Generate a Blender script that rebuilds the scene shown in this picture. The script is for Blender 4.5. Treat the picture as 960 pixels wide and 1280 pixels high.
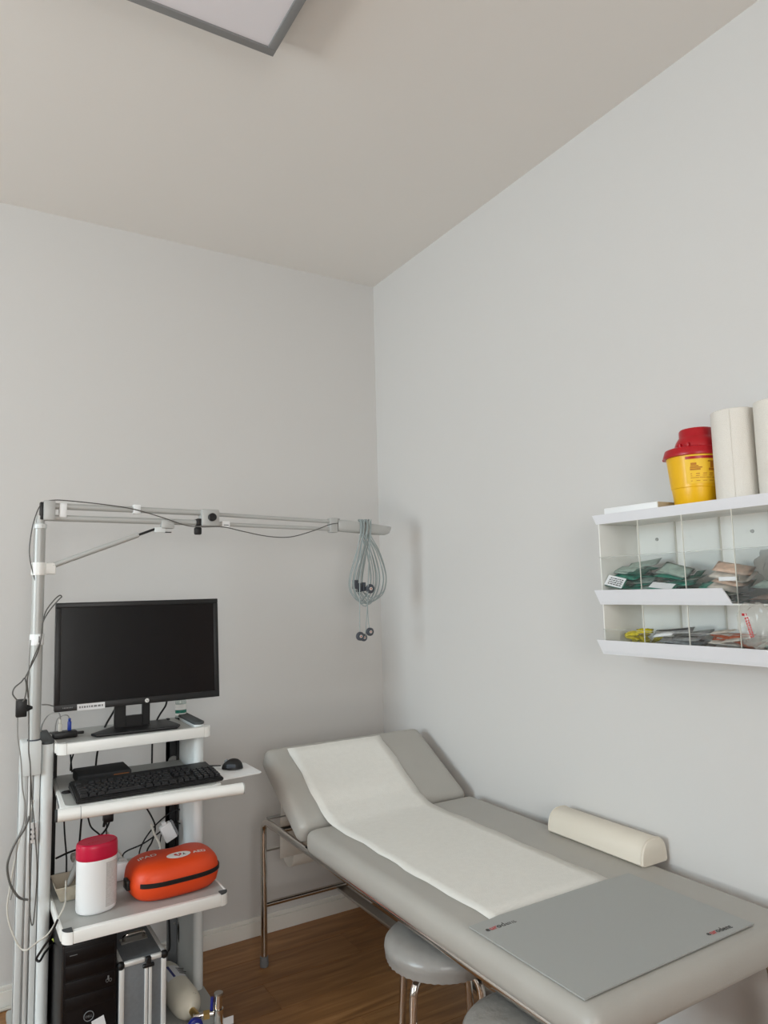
import bpy, bmesh, math, random
from mathutils import Vector, Matrix, Euler
random.seed(7)
for o in list(bpy.data.objects): bpy.data.objects.remove(o)
scn = bpy.context.scene
COL = scn.collection
PI = math.pi

# ------------------------------------------------------------------ camera
F_PX, YAW, PITCH, ROLL = 890.27, 0.54411, 0.108385, -0.025127
CAM = Vector((-1.7522, -2.9474, 1.4))
CEIL = 2.9078
_fw = Vector((math.sin(YAW)*math.cos(PITCH), math.cos(YAW)*math.cos(PITCH), math.sin(PITCH)))
_r0 = Vector((math.cos(YAW), -math.sin(YAW), 0)); _u0 = _r0.cross(_fw)
_r = _r0*math.cos(ROLL)+_u0*math.sin(ROLL); _u = _u0*math.cos(ROLL)-_r0*math.sin(ROLL)
cd = bpy.data.cameras.new('camera'); cam = bpy.data.objects.new('camera', cd); COL.objects.link(cam)
cd.sensor_fit = 'VERTICAL'; cd.sensor_height = 36.0; cd.lens = 36.0*F_PX/1280.0
cd.clip_start = .02
M3 = Matrix((_r, _u, -_fw)).transposed()
cam.matrix_world = Matrix.Translation(CAM) @ M3.to_4x4()
scn.camera = cam

def at(x, y, ax, v):
    """photo pixel -> world point on the plane  axis ax = v"""
    d = _fw + _r*((x-480)/F_PX) - _u*((y-640)/F_PX)
    t = (v-CAM[ax])/d[ax]
    return CAM + d*t

# ------------------------------------------------------------------ light
scn.view_settings.view_transform = 'Standard'; scn.view_settings.look = 'None'
scn.view_settings.gamma = 1.0; scn.view_settings.use_curve_mapping = False
scn.view_settings.exposure = 0.0
w = bpy.data.worlds.new('World'); scn.world = w; w.use_nodes = True
w.node_tree.nodes['Background'].inputs[0].default_value = (.78, .88, 1.0, 1)
w.node_tree.nodes['Background'].inputs[1].default_value = 1.0
WX = -4.8                      # left wall with the window
WIN = (-2.3, -1.05, 1.0, 2.6)   # window y0,y1,z0,z1
def area(name, loc, direction, sx, sy, power, col):
    l = bpy.data.lights.new(name, 'AREA'); l.shape = 'RECTANGLE'; l.size = sx; l.size_y = sy; l.energy = power; l.color = col
    o = bpy.data.objects.new(name, l); COL.objects.link(o); o.location = loc
    o.rotation_euler = Vector(direction).to_track_quat('-Z', 'Y').to_euler()
    return o
wy, wz = (WIN[0]+WIN[1])/2, (WIN[2]+WIN[3])/2
area('window_sky_light', (WX-.2, wy, wz+.1), (1, 0, -.2), WIN[1]-WIN[0]+.1, 1.5, 106, (.66, .87, 1.0))
area('window_ground_bounce', (WX-.2, wy, wz-.62), (1, 0, .55), WIN[1]-WIN[0]+.1, .6, 70, (1.0, .885, .775))
FILL_WIN = (-2.75, -1.35, 0.95, 2.45)  # unseen window added for fill light, in the wall behind the camera: x0,x1,z0,z1
RY = -4.5
area('fill_window_light', ((FILL_WIN[0]+FILL_WIN[1])/2, RY-.42, (FILL_WIN[2]+FILL_WIN[3])/2), (0, 1, -.1), FILL_WIN[1]-FILL_WIN[0]+.1, FILL_WIN[3]-FILL_WIN[2]+.1, 62, (.99, .95, .91))  # added fill lamp, lifts the back wall and ceiling bounce

# ------------------------------------------------------------------ materials
def lin(c):
    return tuple(((v/255)/12.92 if v/255 <= .04045 else ((v/255+.055)/1.055)**2.4) for v in c)
MATS = {}
def mat(name, rgb, rough=.5, metal=0., vary=.0, scale=20., bump=0., bscale=200., spec=.5, coat=0., sheen=0., alpha=None, stretch=None):
    m = bpy.data.materials.new(name); m.use_nodes = True; nt = m.node_tree; b = nt.nodes['Principled BSDF']
    c = lin(rgb); b.inputs['Base Color'].default_value = (*c, 1); b.inputs['Roughness'].default_value = rough
    b.inputs['Metallic'].default_value = metal; b.inputs['Specular IOR Level'].default_value = spec
    b.inputs['Coat Weight'].default_value = coat
    if sheen: b.inputs['Sheen Weight'].default_value = sheen
    tc = nt.nodes.new('ShaderNodeTexCoord')
    mp = nt.nodes.new('ShaderNodeMapping'); nt.links.new(tc.outputs['Object'], mp.inputs[0])
    if stretch: mp.inputs['Scale'].default_value = stretch
    if vary:
        n = nt.nodes.new('ShaderNodeTexNoise'); n.inputs['Scale'].default_value = scale; n.inputs['Detail'].default_value = 5
        nt.links.new(mp.outputs[0], n.inputs['Vector'])
        r = nt.nodes.new('ShaderNodeValToRGB'); nt.links.new(n.outputs['Fac'], r.inputs[0])
        r.color_ramp.elements[0].position = .3; r.color_ramp.elements[1].position = .7
        r.color_ramp.elements[0].color = (*[v*(1-vary) for v in c], 1); r.color_ramp.elements[1].color = (*[min(1, v*(1+vary)) for v in c], 1)
        nt.links.new(r.outputs[0], b.inputs['Base Color'])
    if bump:
        n2 = nt.nodes.new('ShaderNodeTexNoise'); n2.inputs['Scale'].default_value = bscale; n2.inputs['Detail'].default_value = 4
        nt.links.new(mp.outputs[0], n2.inputs['Vector'])
        bp = nt.nodes.new('ShaderNodeBump'); bp.inputs['Strength'].default_value = bump; bp.inputs['Distance'].default_value = .003
        nt.links.new(n2.outputs['Fac'], bp.inputs['Height']); nt.links.new(bp.outputs[0], b.inputs['Normal'])
    MATS[name] = m
    return m
def clear(name, tint, gloss=.06, rough=.03, body=0., bodycol=(1, 1, 1)):
    """thin clear plastic: transparent with a little gloss and an optional milky body"""
    m = bpy.data.materials.new(name); m.use_nodes = True; nt = m.node_tree; nt.nodes.clear()
    out = nt.nodes.new('ShaderNodeOutputMaterial'); t = nt.nodes.new('ShaderNodeBsdfTransparent'); t.inputs[0].default_value = (*tint, 1)
    g = nt.nodes.new('ShaderNodeBsdfGlossy'); g.inputs['Roughness'].default_value = rough
    mx = nt.nodes.new('ShaderNodeMixShader'); fr = nt.nodes.new('ShaderNodeLayerWeight'); fr.inputs[0].default_value = .5
    pw = nt.nodes.new('ShaderNodeMath'); pw.operation = 'POWER'; pw.inputs[1].default_value = 4.; nt.links.new(fr.outputs['Facing'], pw.inputs[0])
    ma = nt.nodes.new('ShaderNodeMath'); ma.operation = 'MULTIPLY_ADD'; ma.inputs[1].default_value = .5; ma.inputs[2].default_value = .03; nt.links.new(pw.outputs[0], ma.inputs[0])
    nt.links.new(ma.outputs[0], mx.inputs[0]); nt.links.new(t.outputs[0], mx.inputs[1]); nt.links.new(g.outputs[0], mx.inputs[2])
    last = mx
    if body:
        d = nt.nodes.new('ShaderNodeBsdfPrincipled'); d.inputs['Base Color'].default_value = (*bodycol, 1); d.inputs['Roughness'].default_value = .35
        m2 = nt.nodes.new('ShaderNodeMixShader'); m2.inputs[0].default_value = body
        nt.links.new(mx.outputs[0], m2.inputs[1]); nt.links.new(d.outputs[0], m2.inputs[2]); last = m2
    nt.links.new(last.outputs[0], out.inputs[0]); MATS[name] = m
    return m

def wood():
    m = bpy.data.materials.new('oak_plank'); m.use_nodes = True; nt = m.node_tree; b = nt.nodes['Principled BSDF']
    tc = nt.nodes.new('ShaderNodeTexCoord'); oi = nt.nodes.new('ShaderNodeObjectInfo')
    add = nt.nodes.new('ShaderNodeVectorMath'); add.operation = 'ADD'
    sc = nt.nodes.new('ShaderNodeVectorMath'); sc.operation = 'SCALE'; sc.inputs['Scale'].default_value = 17.
    cmb = nt.nodes.new('ShaderNodeCombineXYZ')
    for i in range(3): nt.links.new(oi.outputs['Random'], cmb.inputs[i])
    nt.links.new(cmb.outputs[0], sc.inputs[0]); nt.links.new(tc.outputs['Object'], add.inputs[0]); nt.links.new(sc.outputs[0], add.inputs[1])
    mp = nt.nodes.new('ShaderNodeMapping'); mp.inputs['Scale'].default_value = (1.6, 17, 5); nt.links.new(add.outputs[0], mp.inputs[0])
    n = nt.nodes.new('ShaderNodeTexNoise'); n.inputs['Scale'].default_value = 1.6; n.inputs['Detail'].default_value = 9; n.inputs['Distortion'].default_value = .9
    nt.links.new(mp.outputs[0], n.inputs['Vector'])
    r = nt.nodes.new('ShaderNodeValToRGB'); nt.links.new(n.outputs['Fac'], r.inputs[0])
    e = r.color_ramp.elements; e[0].position = .28; e[1].position = .74
    e[0].color = (*lin((118, 78, 40)), 1); e[1].color = (*lin((176, 130, 82)), 1)
    k = r.color_ramp.elements.new(.52); k.color = (*lin((148, 102, 58)), 1)
    hv = nt.nodes.new('ShaderNodeHueSaturation'); mr = nt.nodes.new('ShaderNodeMapRange'); mr.inputs['To Min'].default_value = .88; mr.inputs['To Max'].default_value = 1.1
    nt.links.new(oi.outputs['Random'], mr.inputs['Value']); nt.links.new(mr.outputs[0], hv.inputs['Value']); nt.links.new(r.outputs[0], hv.inputs['Color'])
    nt.links.new(hv.outputs[0], b.inputs['Base Color']); b.inputs['Roughness'].default_value = .45
    MATS['oak_plank'] = m
wood()
mat('wall_paint', (212, 209, 206), .75, bump=.06, bscale=260)
mat('ceiling_paint', (233, 229, 224), .85)
mat('white_trim', (236, 233, 226), .4)
mat('joint', (60, 42, 28), .8)
mat('door_wood', (150, 92, 46), .45, vary=.2, scale=6, stretch=(8, 8, .8))
mat('vinyl', (175, 171, 164), .42, bump=.12, bscale=420, vary=.025, scale=8)
mat('vinyl_stool', (150, 147, 143), .3, bump=.25, bscale=60, vary=.06, scale=14)
mat('vinyl_stool_creased', (150, 147, 142), .25, bump=.9, bscale=26, vary=.08, scale=10)
mat('cream_vinyl', (226, 217, 202), .42, bump=.08, bscale=400)
mat('paper', (232, 229, 222), .9, bump=.3, bscale=300, vary=.02, scale=60)
mat('paper_towel', (229, 223, 214), .95, bump=.5, bscale=500)
mat('mat_grey', (166, 167, 164), .5, bump=.05, bscale=500)
mat('chrome', (215, 210, 204), .13, 1.)
mat('chrome_dull', (190, 186, 180), .3, 1.)
mat('steel', (170, 168, 165), .35, 1.)
mat('alu', (226, 226, 224), .4, .3)
mat('arm_grey', (186, 186, 183), .42, .15)
mat('cart_white', (244, 243, 239), .38)
mat('cart_upright', (222, 225, 224), .4)
mat('cart_grey', (176, 176, 172), .45)
mat('cap_grey', (66, 69, 70), .7)
mat('black', (12, 12, 14), .45)
mat('black_gloss', (9, 6, 8), .4, spec=.3)
mat('black_matte', (24, 24, 26), .7)
mat('key_black', (24, 24, 27), .5)
mat('screen', (5, 5, 8), .22, spec=.4)
mat('dark_grey', (68, 72, 80), .5)
mat('mid_grey', (120, 122, 124), .5)
mat('cable_grey', (150, 148, 144), .5)
mat('cable_dark', (92, 90, 86), .5)
mat('cable_pale', (158, 168, 168), .4)
mat('cable_white', (205, 200, 190), .5)
mat('cable_green', (176, 186, 80), .5)
mat('blue', (24, 60, 160), .35)
mat('navy', (28, 36, 120), .3)
mat('red_lid', (196, 16, 60), .35)
mat('white_plastic', (240, 240, 240), .35)
mat('label_grey', (205, 204, 203), .6, vary=.12, scale=140, stretch=(1, 1, 3))
mat('orange', (226, 70, 16), .48, bump=.05, bscale=300)
mat('bin_yellow', (240, 184, 4), .35)
mat('bin_label', (244, 196, 40), .5)
mat('bin_red', (176, 10, 26), .35)
mat('mark_brown', (190, 120, 20), .6)
mat('ink', (70, 68, 66), .6)
mat('ink_red', (196, 60, 62), .6)
mat('white_print', (238, 236, 232), .6)
mat('pulp', (196, 186, 168), .95, bump=.6, bscale=150)
mat('brushed_grey', (118, 122, 126), .5, .25, vary=.06, scale=90)
mat('cylinder_cream', (226, 220, 204), .35)
mat('brass', (200, 170, 110), .3, 1.)
mat('diffuser', (232, 228, 232), .5)
mat('lamp_frame', (138, 138, 138), .45, .2)
mat('acrylic_white', (238, 237, 232), .25)
mat('lip_white', (234, 234, 238), .3)
mat('green_film', (24, 122, 102), .3, vary=.3, scale=120)
mat('green_dark', (10, 84, 70), .3, vary=.3, scale=120)
mat('sage_film', (150, 166, 156), .35, vary=.18, scale=90)
mat('print_white', (232, 232, 234), .5)
mat('yellow_film', (206, 186, 20), .3, vary=.3, scale=120)
mat('grey_film', (150, 150, 150), .35, vary=.25, scale=120)
mat('orange_film', (186, 86, 44), .35, vary=.25, scale=120)
mat('beige_film', (206, 196, 184), .35, vary=.12, scale=80)
mat('peach_film', (214, 180, 158), .4, vary=.15, scale=80)
mat('edge_pale', (214, 211, 200), .3)
clear('acrylic_clear', (.99, .995, .992))
clear('acrylic_edge', (.95, .96, .95), body=.4, bodycol=(.7, .7, .66))
clear('bag_clear', (.96, .955, .94), body=.16, bodycol=(.84, .8, .74), rough=.12)
clear('bottle_clear', (.93, .97, .95), body=.25, bodycol=(.8, .88, .84))
clear('glass', (.98, .99, .99))

# ------------------------------------------------------------------ helpers
def wloc(p):
    v = Vector((0, 0, 0))
    while p is not None:
        v += p.location; p = p.parent
    return v
def link(name, me, m, parent=None, smooth=True, origin=None):
    me.materials.clear() if me.materials else None
    for k in (m if isinstance(m, (list, tuple)) else [m]): me.materials.append(MATS[k])
    o = bpy.data.objects.new(name, me); COL.objects.link(o)
    if parent is not None:
        me.transform(Matrix.Translation(-wloc(parent))); o.parent = parent
    else:
        if origin is None:
            xs = [v.co for v in me.vertices]
            lo = [min(c[i] for c in xs) for i in range(3)]; hi = [max(c[i] for c in xs) for i in range(3)]
            origin = Vector(((lo[0]+hi[0])/2, (lo[1]+hi[1])/2, lo[2]))
        me.transform(Matrix.Translation(-Vector(origin))); o.location = origin
    if smooth:
        for p in me.polygons: p.use_smooth = True
        try: me.set_sharp_from_angle(angle=math.radians(38))
        except Exception: pass
    return o
def tomesh(bm, name, X=None):
    if X is not None: bmesh.ops.transform(bm, matrix=X, verts=bm.verts)
    bmesh.ops.recalc_face_normals(bm, faces=bm.faces)
    me = bpy.data.meshes.new(name); bm.to_mesh(me); bm.free(); return me
def thing(name, label, cat, loc, group=None):
    o = bpy.data.objects.new(name, None); COL.objects.link(o); o.location = loc; o.empty_display_size = .05
    return tag(o, label, cat, group)
def tag(o, label, cat, group=None):
    o['label'] = label; o['category'] = cat
    if group: o['group'] = group
    return o
def struct(o): o['kind'] = 'structure'; return o
def bm_box(bm, lo, hi, bev=0., seg=2, X=None):
    b2 = bmesh.new(); bmesh.ops.create_cube(b2, size=1.)
    lo = Vector(lo); hi = Vector(hi); s = hi-lo; c = (hi+lo)/2
    for v in b2.verts: v.co = Vector((v.co.x*s.x, v.co.y*s.y, v.co.z*s.z))+c
    if bev > 0:
        bmesh.ops.bevel(b2, geom=b2.edges[:], offset=min(bev, min(abs(k) for k in s)*.49), segments=seg, profile=.5, affect='EDGES', clamp_overlap=True)
    if X is not None: bmesh.ops.transform(b2, matrix=X, verts=b2.verts)
    t = bpy.data.meshes.new('tmp'); b2.to_mesh(t); b2.free(); bm.from_mesh(t); bpy.data.meshes.remove(t)
def box(name, lo, hi, m, parent=None, bev=.002, seg=2, X=None):
    bm = bmesh.new(); lo2 = [min(a, b) for a, b in zip(lo, hi)]; hi2 = [max(a, b) for a, b in zip(lo, hi)]
    bm_box(bm, lo2, hi2, bev, seg, X); return link(name, tomesh(bm, name), m, parent)
def boxes(name, lst, m, parent=None, bev=.001, seg=1, X=None):
    bm = bmesh.new()
    for lo, hi in lst: bm_box(bm, lo, hi, bev, seg, X)
    return link(name, tomesh(bm, name), m, parent)
def smooth_path(pts, n=8, closed=False):
    P = [Vector(p) for p in pts]
    if len(P) < 3: return P
    out = []; N = len(P); rng = range(N if closed else N-1)
    for i in rng:
        if closed: a, b, c, d = P[(i-1) % N], P[i], P[(i+1) % N], P[(i+2) % N]
        else: a, b, c, d = P[max(i-1, 0)], P[i], P[i+1], P[min(i+2, N-1)]
        for k in range(n):
            t = k/n
            out.append(.5*((2*b)+(c-a)*t+(2*a-5*b+4*c-d)*t*t+(3*b-a-3*c+d)*t**3))
    if not closed: out.append(P[-1])
    return out
def bm_tube(bm, pts, r, sides=10, closed=False, caps=True):
    P = [Vector(p) for p in pts]; N = len(P); rings = []
    rad = r if isinstance(r, (list, tuple)) else [r]*N
    t0 = (P[1]-P[0]).normalized(); up = Vector((0, 0, 1)) if abs(t0.z) < .9 else Vector((1, 0, 0)); nrm = (up-t0*up.dot(t0)).normalized()
    for i in range(N):
        if closed: t = (P[(i+1) % N]-P[i-1]).normalized()
        else: t = (P[min(i+1, N-1)]-P[max(i-1, 0)]).normalized()
        nrm = (nrm-t*nrm.dot(t)).normalized(); bi = t.cross(nrm)
        rings.append([bm.verts.new(P[i]+(nrm*math.cos(2*PI*k/sides)+bi*math.sin(2*PI*k/sides))*rad[i]) for k in range(sides)])
    for i in range(N if closed else N-1):
        a, b = rings[i], rings[(i+1) % N]
        for k in range(sides): bm.faces.new((a[k], a[(k+1) % sides], b[(k+1) % sides], b[k]))
    if caps and not closed: bm.faces.new(rings[0][::-1]); bm.faces.new(rings[-1])
def tube(name, pts, r, m, parent=None, sides=10, closed=False, smooth=0):
    bm = bmesh.new(); bm_tube(bm, smooth_path(pts, smooth, closed) if smooth else pts, r, sides, closed)
    return link(name, tomesh(bm, name), m, parent)
def fillet(pts, rad, n=6):
    """polyline with rounded bends"""
    P = [Vector(p) for p in pts]; out = [P[0]]
    for i in range(1, len(P)-1):
        a = (P[i-1]-P[i]); b = (P[i+1]-P[i]); r = min(rad, a.length*.49, b.length*.49); A = P[i]+a.normalized()*r; B = P[i]+b.normalized()*r
        for k in range(n+1):
            t = k/n; out.append(A*(1-t)**2+P[i]*2*t*(1-t)+B*t*t)
    out.append(P[-1]); return out
def lathe(name, prof, m, parent=None, X=None, n=28, sx=1., sy=1.):
    """prof: list of (r,z) around local z"""
    bm = bmesh.new(); rings = []
    for r, z in prof:
        if r < 1e-6: rings.append([bm.verts.new((0, 0, z))])
        else: rings.append([bm.verts.new((sx*r*math.cos(2*PI*k/n), sy*r*math.sin(2*PI*k/n), z)) for k in range(n)])
    for a, b in zip(rings, rings[1:]):
        if len(a) == 1 and len(b) == 1: continue
        for k in range(n):
            if len(a) == 1: bm.faces.new((a[0], b[k], b[(k+1) % n]))
            elif len(b) == 1: bm.faces.new((a[k], a[(k+1) % n], b[0]))
            else: bm.faces.new((a[k], a[(k+1) % n], b[(k+1) % n], b[k]))
    return link(name, tomesh(bm, name, X), m, parent)
def prism(name, poly, z0, z1, m, parent=None, bev=.0, X=None, seg=2):
    """polygon in xy extruded in z"""
    bm = bmesh.new()
    vs = [bm.verts.new((x, y, z0)) for x, y in poly]; f = bm.faces.new(vs)
    g = bmesh.ops.extrude_face_region(bm, geom=[f]); bmesh.ops.translate(bm, vec=(0, 0, z1-z0), verts=[e for e in g['geom'] if isinstance(e, bmesh.types.BMVert)])
    if bev: 
        ed = [e for e in bm.edges if abs(e.verts[0].co.z-e.verts[1].co.z) < 1e-6]
        bmesh.ops.bevel(bm, geom=ed, offset=bev, segments=seg, profile=.5, affect='EDGES')
    return link(name, tomesh(bm, name, X), m, parent)
def arc(cx, cy, r, a0, a1, n=6):
    return [(cx+r*math.cos(math.radians(a0+(a1-a0)*k/n)), cy+r*math.sin(math.radians(a0+(a1-a0)*k/n))) for k in range(n+1)]
def rrect(x0, y0, x1, y1, r, n=5):
    return arc(x1-r, y1-r, r, 0, 90, n)+arc(x0+r, y1-r, r, 90, 180, n)+arc(x0+r, y0+r, r, 180, 270, n)+arc(x1-r, y0+r, r, 270, 360, n)
def frame(o, x, y):
    """matrix: local x,y axes along x,y at o"""
    x = Vector(x).normalized(); y = Vector(y); y = (y-x*y.dot(x)).normalized(); z = x.cross(y)
    return Matrix.Translation(Vector(o)) @ Matrix((x, y, z)).transposed().to_4x4()
def text(name, s, size, m, X, parent, ext=.0004, shear=0, align='LEFT', bold=0.):
    c = bpy.data.curves.new('txt', 'FONT'); c.body = s; c.size = size; c.extrude = ext; c.shear = shear; c.align_x = align; c.resolution_u = 3; c.offset = bold
    t = bpy.data.objects.new('txt', c); COL.objects.link(t); dg = bpy.context.evaluated_depsgraph_get()
    me = bpy.data.meshes.new_from_object(t.evaluated_get(dg)); bpy.data.objects.remove(t); bpy.data.curves.remove(c)
    me.transform(X); return link(name, me, m, parent, smooth=False)
def marks(name, L, H, rows, m, X, parent, seed=1):
    """rows of fine illegible print"""
    r = random.Random(seed); bm = bmesh.new(); h = H/(rows*1.6)
    for k in range(rows):
        x = 0.
        while x < L-.001:
            l = min(r.uniform(.5, 1.6)*h, L-x); bm_box(bm, (x, k*h*1.6, 0), (x+l, k*h*1.6+h, .0002), 0); x += l+h*.45
    return link(name, tomesh(bm, name, X), m, parent, False)
def cable(name, pts, r, m, label, cat='cable', group=None, smooth=8, parent=None, sides=7):
    o = tube(name, pts, r, m, parent, sides, False, smooth)
    return tag(o, label, cat, group) if parent is None else o

# ================================================================== ROOM
T = .12
fl = struct(box('floor', (WX, RY, -.06), (0, 0, -.004), 'joint', bev=0))
pm = {}
PW, PL = .182, 1.22
row = 0; y = 0.
while y > RY+.001:
    y1 = max(y-PW, RY); off = [0, .42, .83, .21, .63][row % 5]; x = WX-off
    while x < -.001:
        a, b = max(x, WX), min(x+PL, 0.)
        if b-a > .02:
            key = (round(b-a, 3), round(y-y1, 3))
            if key not in pm:
                bm = bmesh.new(); bm_box(bm, (-(b-a)/2+.0006, -(y-y1)/2+.0006, -.004), ((b-a)/2-.0006, (y-y1)/2-.0006, 0), .0008, 1)
                me = tomesh(bm, 'plank'); me.materials.append(MATS['oak_plank']); pm[key] = me
            o = bpy.data.objects.new('plank', pm[key]); COL.objects.link(o); o.parent = fl
            o.location = Vector(((a+b)/2, (y+y1)/2, 0))-wloc(fl)
        x += PL
    y = y1; row += 1
struct(box('ceiling', (WX-T, RY-T, CEIL), (T, T, CEIL+.1), 'ceiling_paint', bev=0))
struct(box('wall_back', (WX-T, 0, -.06), (T, T, CEIL), 'wall_paint', bev=0))
struct(box('wall_right', (0, RY, -.06), (T, 0, CEIL), 'wall_paint', bev=0))
x0, x1, z0, z1 = FILL_WIN
struct(boxes('wall_front', [((WX-T, RY-T, -.06), (x0, RY, CEIL)), ((x1, RY-T, -.06), (T, RY, CEIL)), ((x0, RY-T, -.06), (x1, RY, z0)), ((x0, RY-T, z1), (x1, RY, CEIL))], 'wall_paint', bev=0))
wn = bpy.data.objects.new('fill_window', None); COL.objects.link(wn); wn.location = ((x0+x1)/2, RY-.06, z0); struct(wn)  # unseen window added around the fill lamp, with frame, pane and sill
boxes('window_frame', [((x0, RY-.09, z0), (x0+.06, RY-.03, z1)), ((x1-.06, RY-.09, z0), (x1, RY-.03, z1)), ((x0, RY-.09, z0), (x1, RY-.03, z0+.06)), ((x0, RY-.09, z1-.06), (x1, RY-.03, z1))], 'white_trim', wn, bev=.003)
box('pane', (x0+.06, RY-.064, z0+.06), (x1-.06, RY-.058, z1-.06), 'glass', wn, bev=0)
box('window_sill', (x0-.04, RY-.03, z0-.03), (x1+.04, RY+.12, z0), 'white_trim', wn, bev=.004)
y0, y1, z0, z1 = WIN
struct(boxes('wall_left', [((WX-T, RY, -.06), (WX, y0, CEIL)), ((WX-T, y1, -.06), (WX, 0, CEIL)), ((WX-T, y0, -.06), (WX, y1, z0)), ((WX-T, y0, z1), (WX, y1, CEIL))], 'wall_paint', bev=0))
wn = bpy.data.objects.new('window_1', None); COL.objects.link(wn); wn.location = (WX-.06, (y0+y1)/2, z0); struct(wn)
fw_ = .06
boxes('window_frame', [((WX-.09, y0, z0), (WX-.03, y0+fw_, z1)), ((WX-.09, y1-fw_, z0), (WX-.03, y1, z1)), ((WX-.09, y0, z0), (WX-.03, y1, z0+fw_)), ((WX-.09, y0, z1-fw_), (WX-.03, y1, z1)),
      ((WX-.09, (y0+y1)/2-.045, z0), (WX-.03, (y0+y1)/2+.045, z1))], 'white_trim', wn, bev=.003)
for a, b in ((y0+fw_, (y0+y1)/2-.045), ((y0+y1)/2+.045, y1-fw_)):
    box('pane', (WX-.064, a, z0+fw_), (WX-.058, b, z1-fw_), 'glass', wn, bev=0)
box('window_sill', (WX-.03, y0-.04, z0-.03), (WX+.12, y1+.04, z0), 'white_trim', wn, bev=.004)
def baseboard(name, lo, hi, axis):
    # board with a recessed top bead
    l, h = Vector(lo), Vector(hi); bm = bmesh.new(); bm_box(bm, l, (h.x, h.y, .056), .001, 1)
    if axis == 'back': bm_box(bm, (l.x, -.009, .056), (h.x, 0, .072), .003, 2)
    elif axis == 'right': bm_box(bm, (-.009, l.y, .056), (0, h.y, .072), .003, 2)
    elif axis == 'left': bm_box(bm, (WX, l.y, .056), (WX+.009, h.y, .072), .003, 2)
    return struct(link(name, tomesh(bm, name), 'white_trim'))
baseboard('baseboard_back', (WX, -.014, 0), (0, 0, .07), 'back')
baseboard('baseboard_right', (-.014, -3.2, 0), (0, -.014, .07), 'right')
baseboard('baseboard_left', (WX, RY, 0), (WX+.014, -.014, .07), 'left')
dr = bpy.data.objects.new('door_1', None); COL.objects.link(dr); dr.location = (-.02, -3.7, 0); struct(dr)
box('door_leaf', (-.03, -4.15, .005), (-.002, -3.28, 2.05), 'door_wood', dr, bev=.003)
boxes('door_casing', [((-.02, -3.28, 0), (0, -3.21, 2.12)), ((-.02, -4.22, 0), (0, -4.15, 2.12)), ((-.02, -4.22, 2.05), (0, -3.21, 2.12))], 'door_wood', dr, bev=.003)
tube('door_handle', fillet([(-.03, -3.36, 1.05), (-.075, -3.36, 1.05), (-.075, -3.49, 1.05)], .02), .009, 'steel', dr)

# ceiling lamp
LX, LY, LZ, LW = -1.056, -1.273, 2.848, .62
cl = thing('ceiling_light', 'square flat ceiling panel light with grey metal frame, switched off', 'ceiling light', (LX-LW/2, LY-LW/2, LZ))
fwid = .024
for a, b in (((LX-LW, LY-fwid), (LX, LY)), ((LX-LW, LY-LW), (LX, LY-LW+fwid)), ((LX-LW, LY-LW+fwid), (LX-LW+fwid, LY-fwid)), ((LX-fwid, LY-LW+fwid), (LX, LY-fwid))):
    box('frame', (a[0], a[1], LZ), (b[0], b[1], CEIL-.0005), 'lamp_frame', cl, bev=.002)
box('diffuser', (LX-LW+fwid-.002, LY-LW+fwid-.002, LZ+.006), (LX-fwid+.002, LY-fwid+.002, LZ+.012), 'diffuser', cl, bev=0)

# ================================================================== EXAM TABLE
ZT = .625; XL, XR = -.738, -.045; YN, YS = -1.955, -.705
et = thing('examination_table', 'grey vinyl examination couch with raised head end on chrome tube legs', 'examination table', (-.39, -1.1, 0))
def cushion(name, lo, hi, bev, X=None):
    bm = bmesh.new(); bmesh.ops.create_cube(bm, size=1.)
    lo = Vector(lo); hi = Vector(hi); s = hi-lo; c = (hi+lo)/2
    for v in bm.verts: v.co = Vector((v.co.x*s.x, v.co.y*s.y, v.co.z*s.z))+c
    bmesh.ops.subdivide_edges(bm, edges=bm.edges[:], cuts=0)
    bmesh.ops.bevel(bm, geom=bm.edges[:], offset=bev, segments=5, profile=.55, affect='EDGES', clamp_overlap=True)
    return link(name, tomesh(bm, name, X), 'vinyl', et)
cushion('mattress', (XL, YN, .545), (XR, YS-.004, ZT), .036)
ang = math.radians(30.2); HL = .405
HX = Matrix.Translation((0, YS, ZT-.002)) @ Matrix.Rotation(ang, 4, 'X')
cushion('headrest', (XL, .004, -.088), (XR, HL, 0), .036, HX)
# boards under the cushions
box('base_board', (XL+.08, YN+.09, .533), (XR-.08, YS-.01, .546), 'black_matte', et)
box('headrest_board', (XL+.03, .03, -.1), (XR-.03, HL-.03, -.087), 'black_matte', et, X=HX)
RXL, RXR, RZ, TR = -.698, -.085, .531, .0125
LYF, LYN = -.25, -1.89
for rx in (RXL, RXR):
    tube('side_rail', [(rx, LYF-.13, RZ), (rx, LYN+.13, RZ)], TR, 'chrome', et, 14)
    for ly, d in ((LYF, -1), (LYN, 1)):
        lg = tube('leg', fillet([(rx, ly+d*.13, RZ), (rx, ly, RZ), (rx, ly, .03)], .055, 8), TR, 'chrome', et, 14)
        lathe('foot_cap', [(0, 0), (.0155, 0), (.0165, .004), (.0155, .035), (.0125, .037)], 'mid_grey', lg, Matrix.Translation((rx, ly, 0)), 16)
for ly in (LYF, LYN): tube('cross_bar', [(RXL, ly, .219), (RXR, ly, .219)], .010, 'chrome', et, 12)
for ly in (LYF-.15, -1.2, LYN+.12): tube('seat_cross_bar', [(RXL, ly, RZ), (RXR, ly, RZ)], .0105, 'chrome_dull', et, 10)
box('centre_bar', (-.385, LYN, .2), (-.345, LYF, .212), 'chrome_dull', et, bev=.002)
for rx, s in ((RXL, 1), (RXR, -1)): box('hinge_plate', (rx+s*.0, LYF-.055, RZ+.013), (rx+s*.075, LYF-.03, RZ+.018), 'steel', et, bev=.001)
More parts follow.
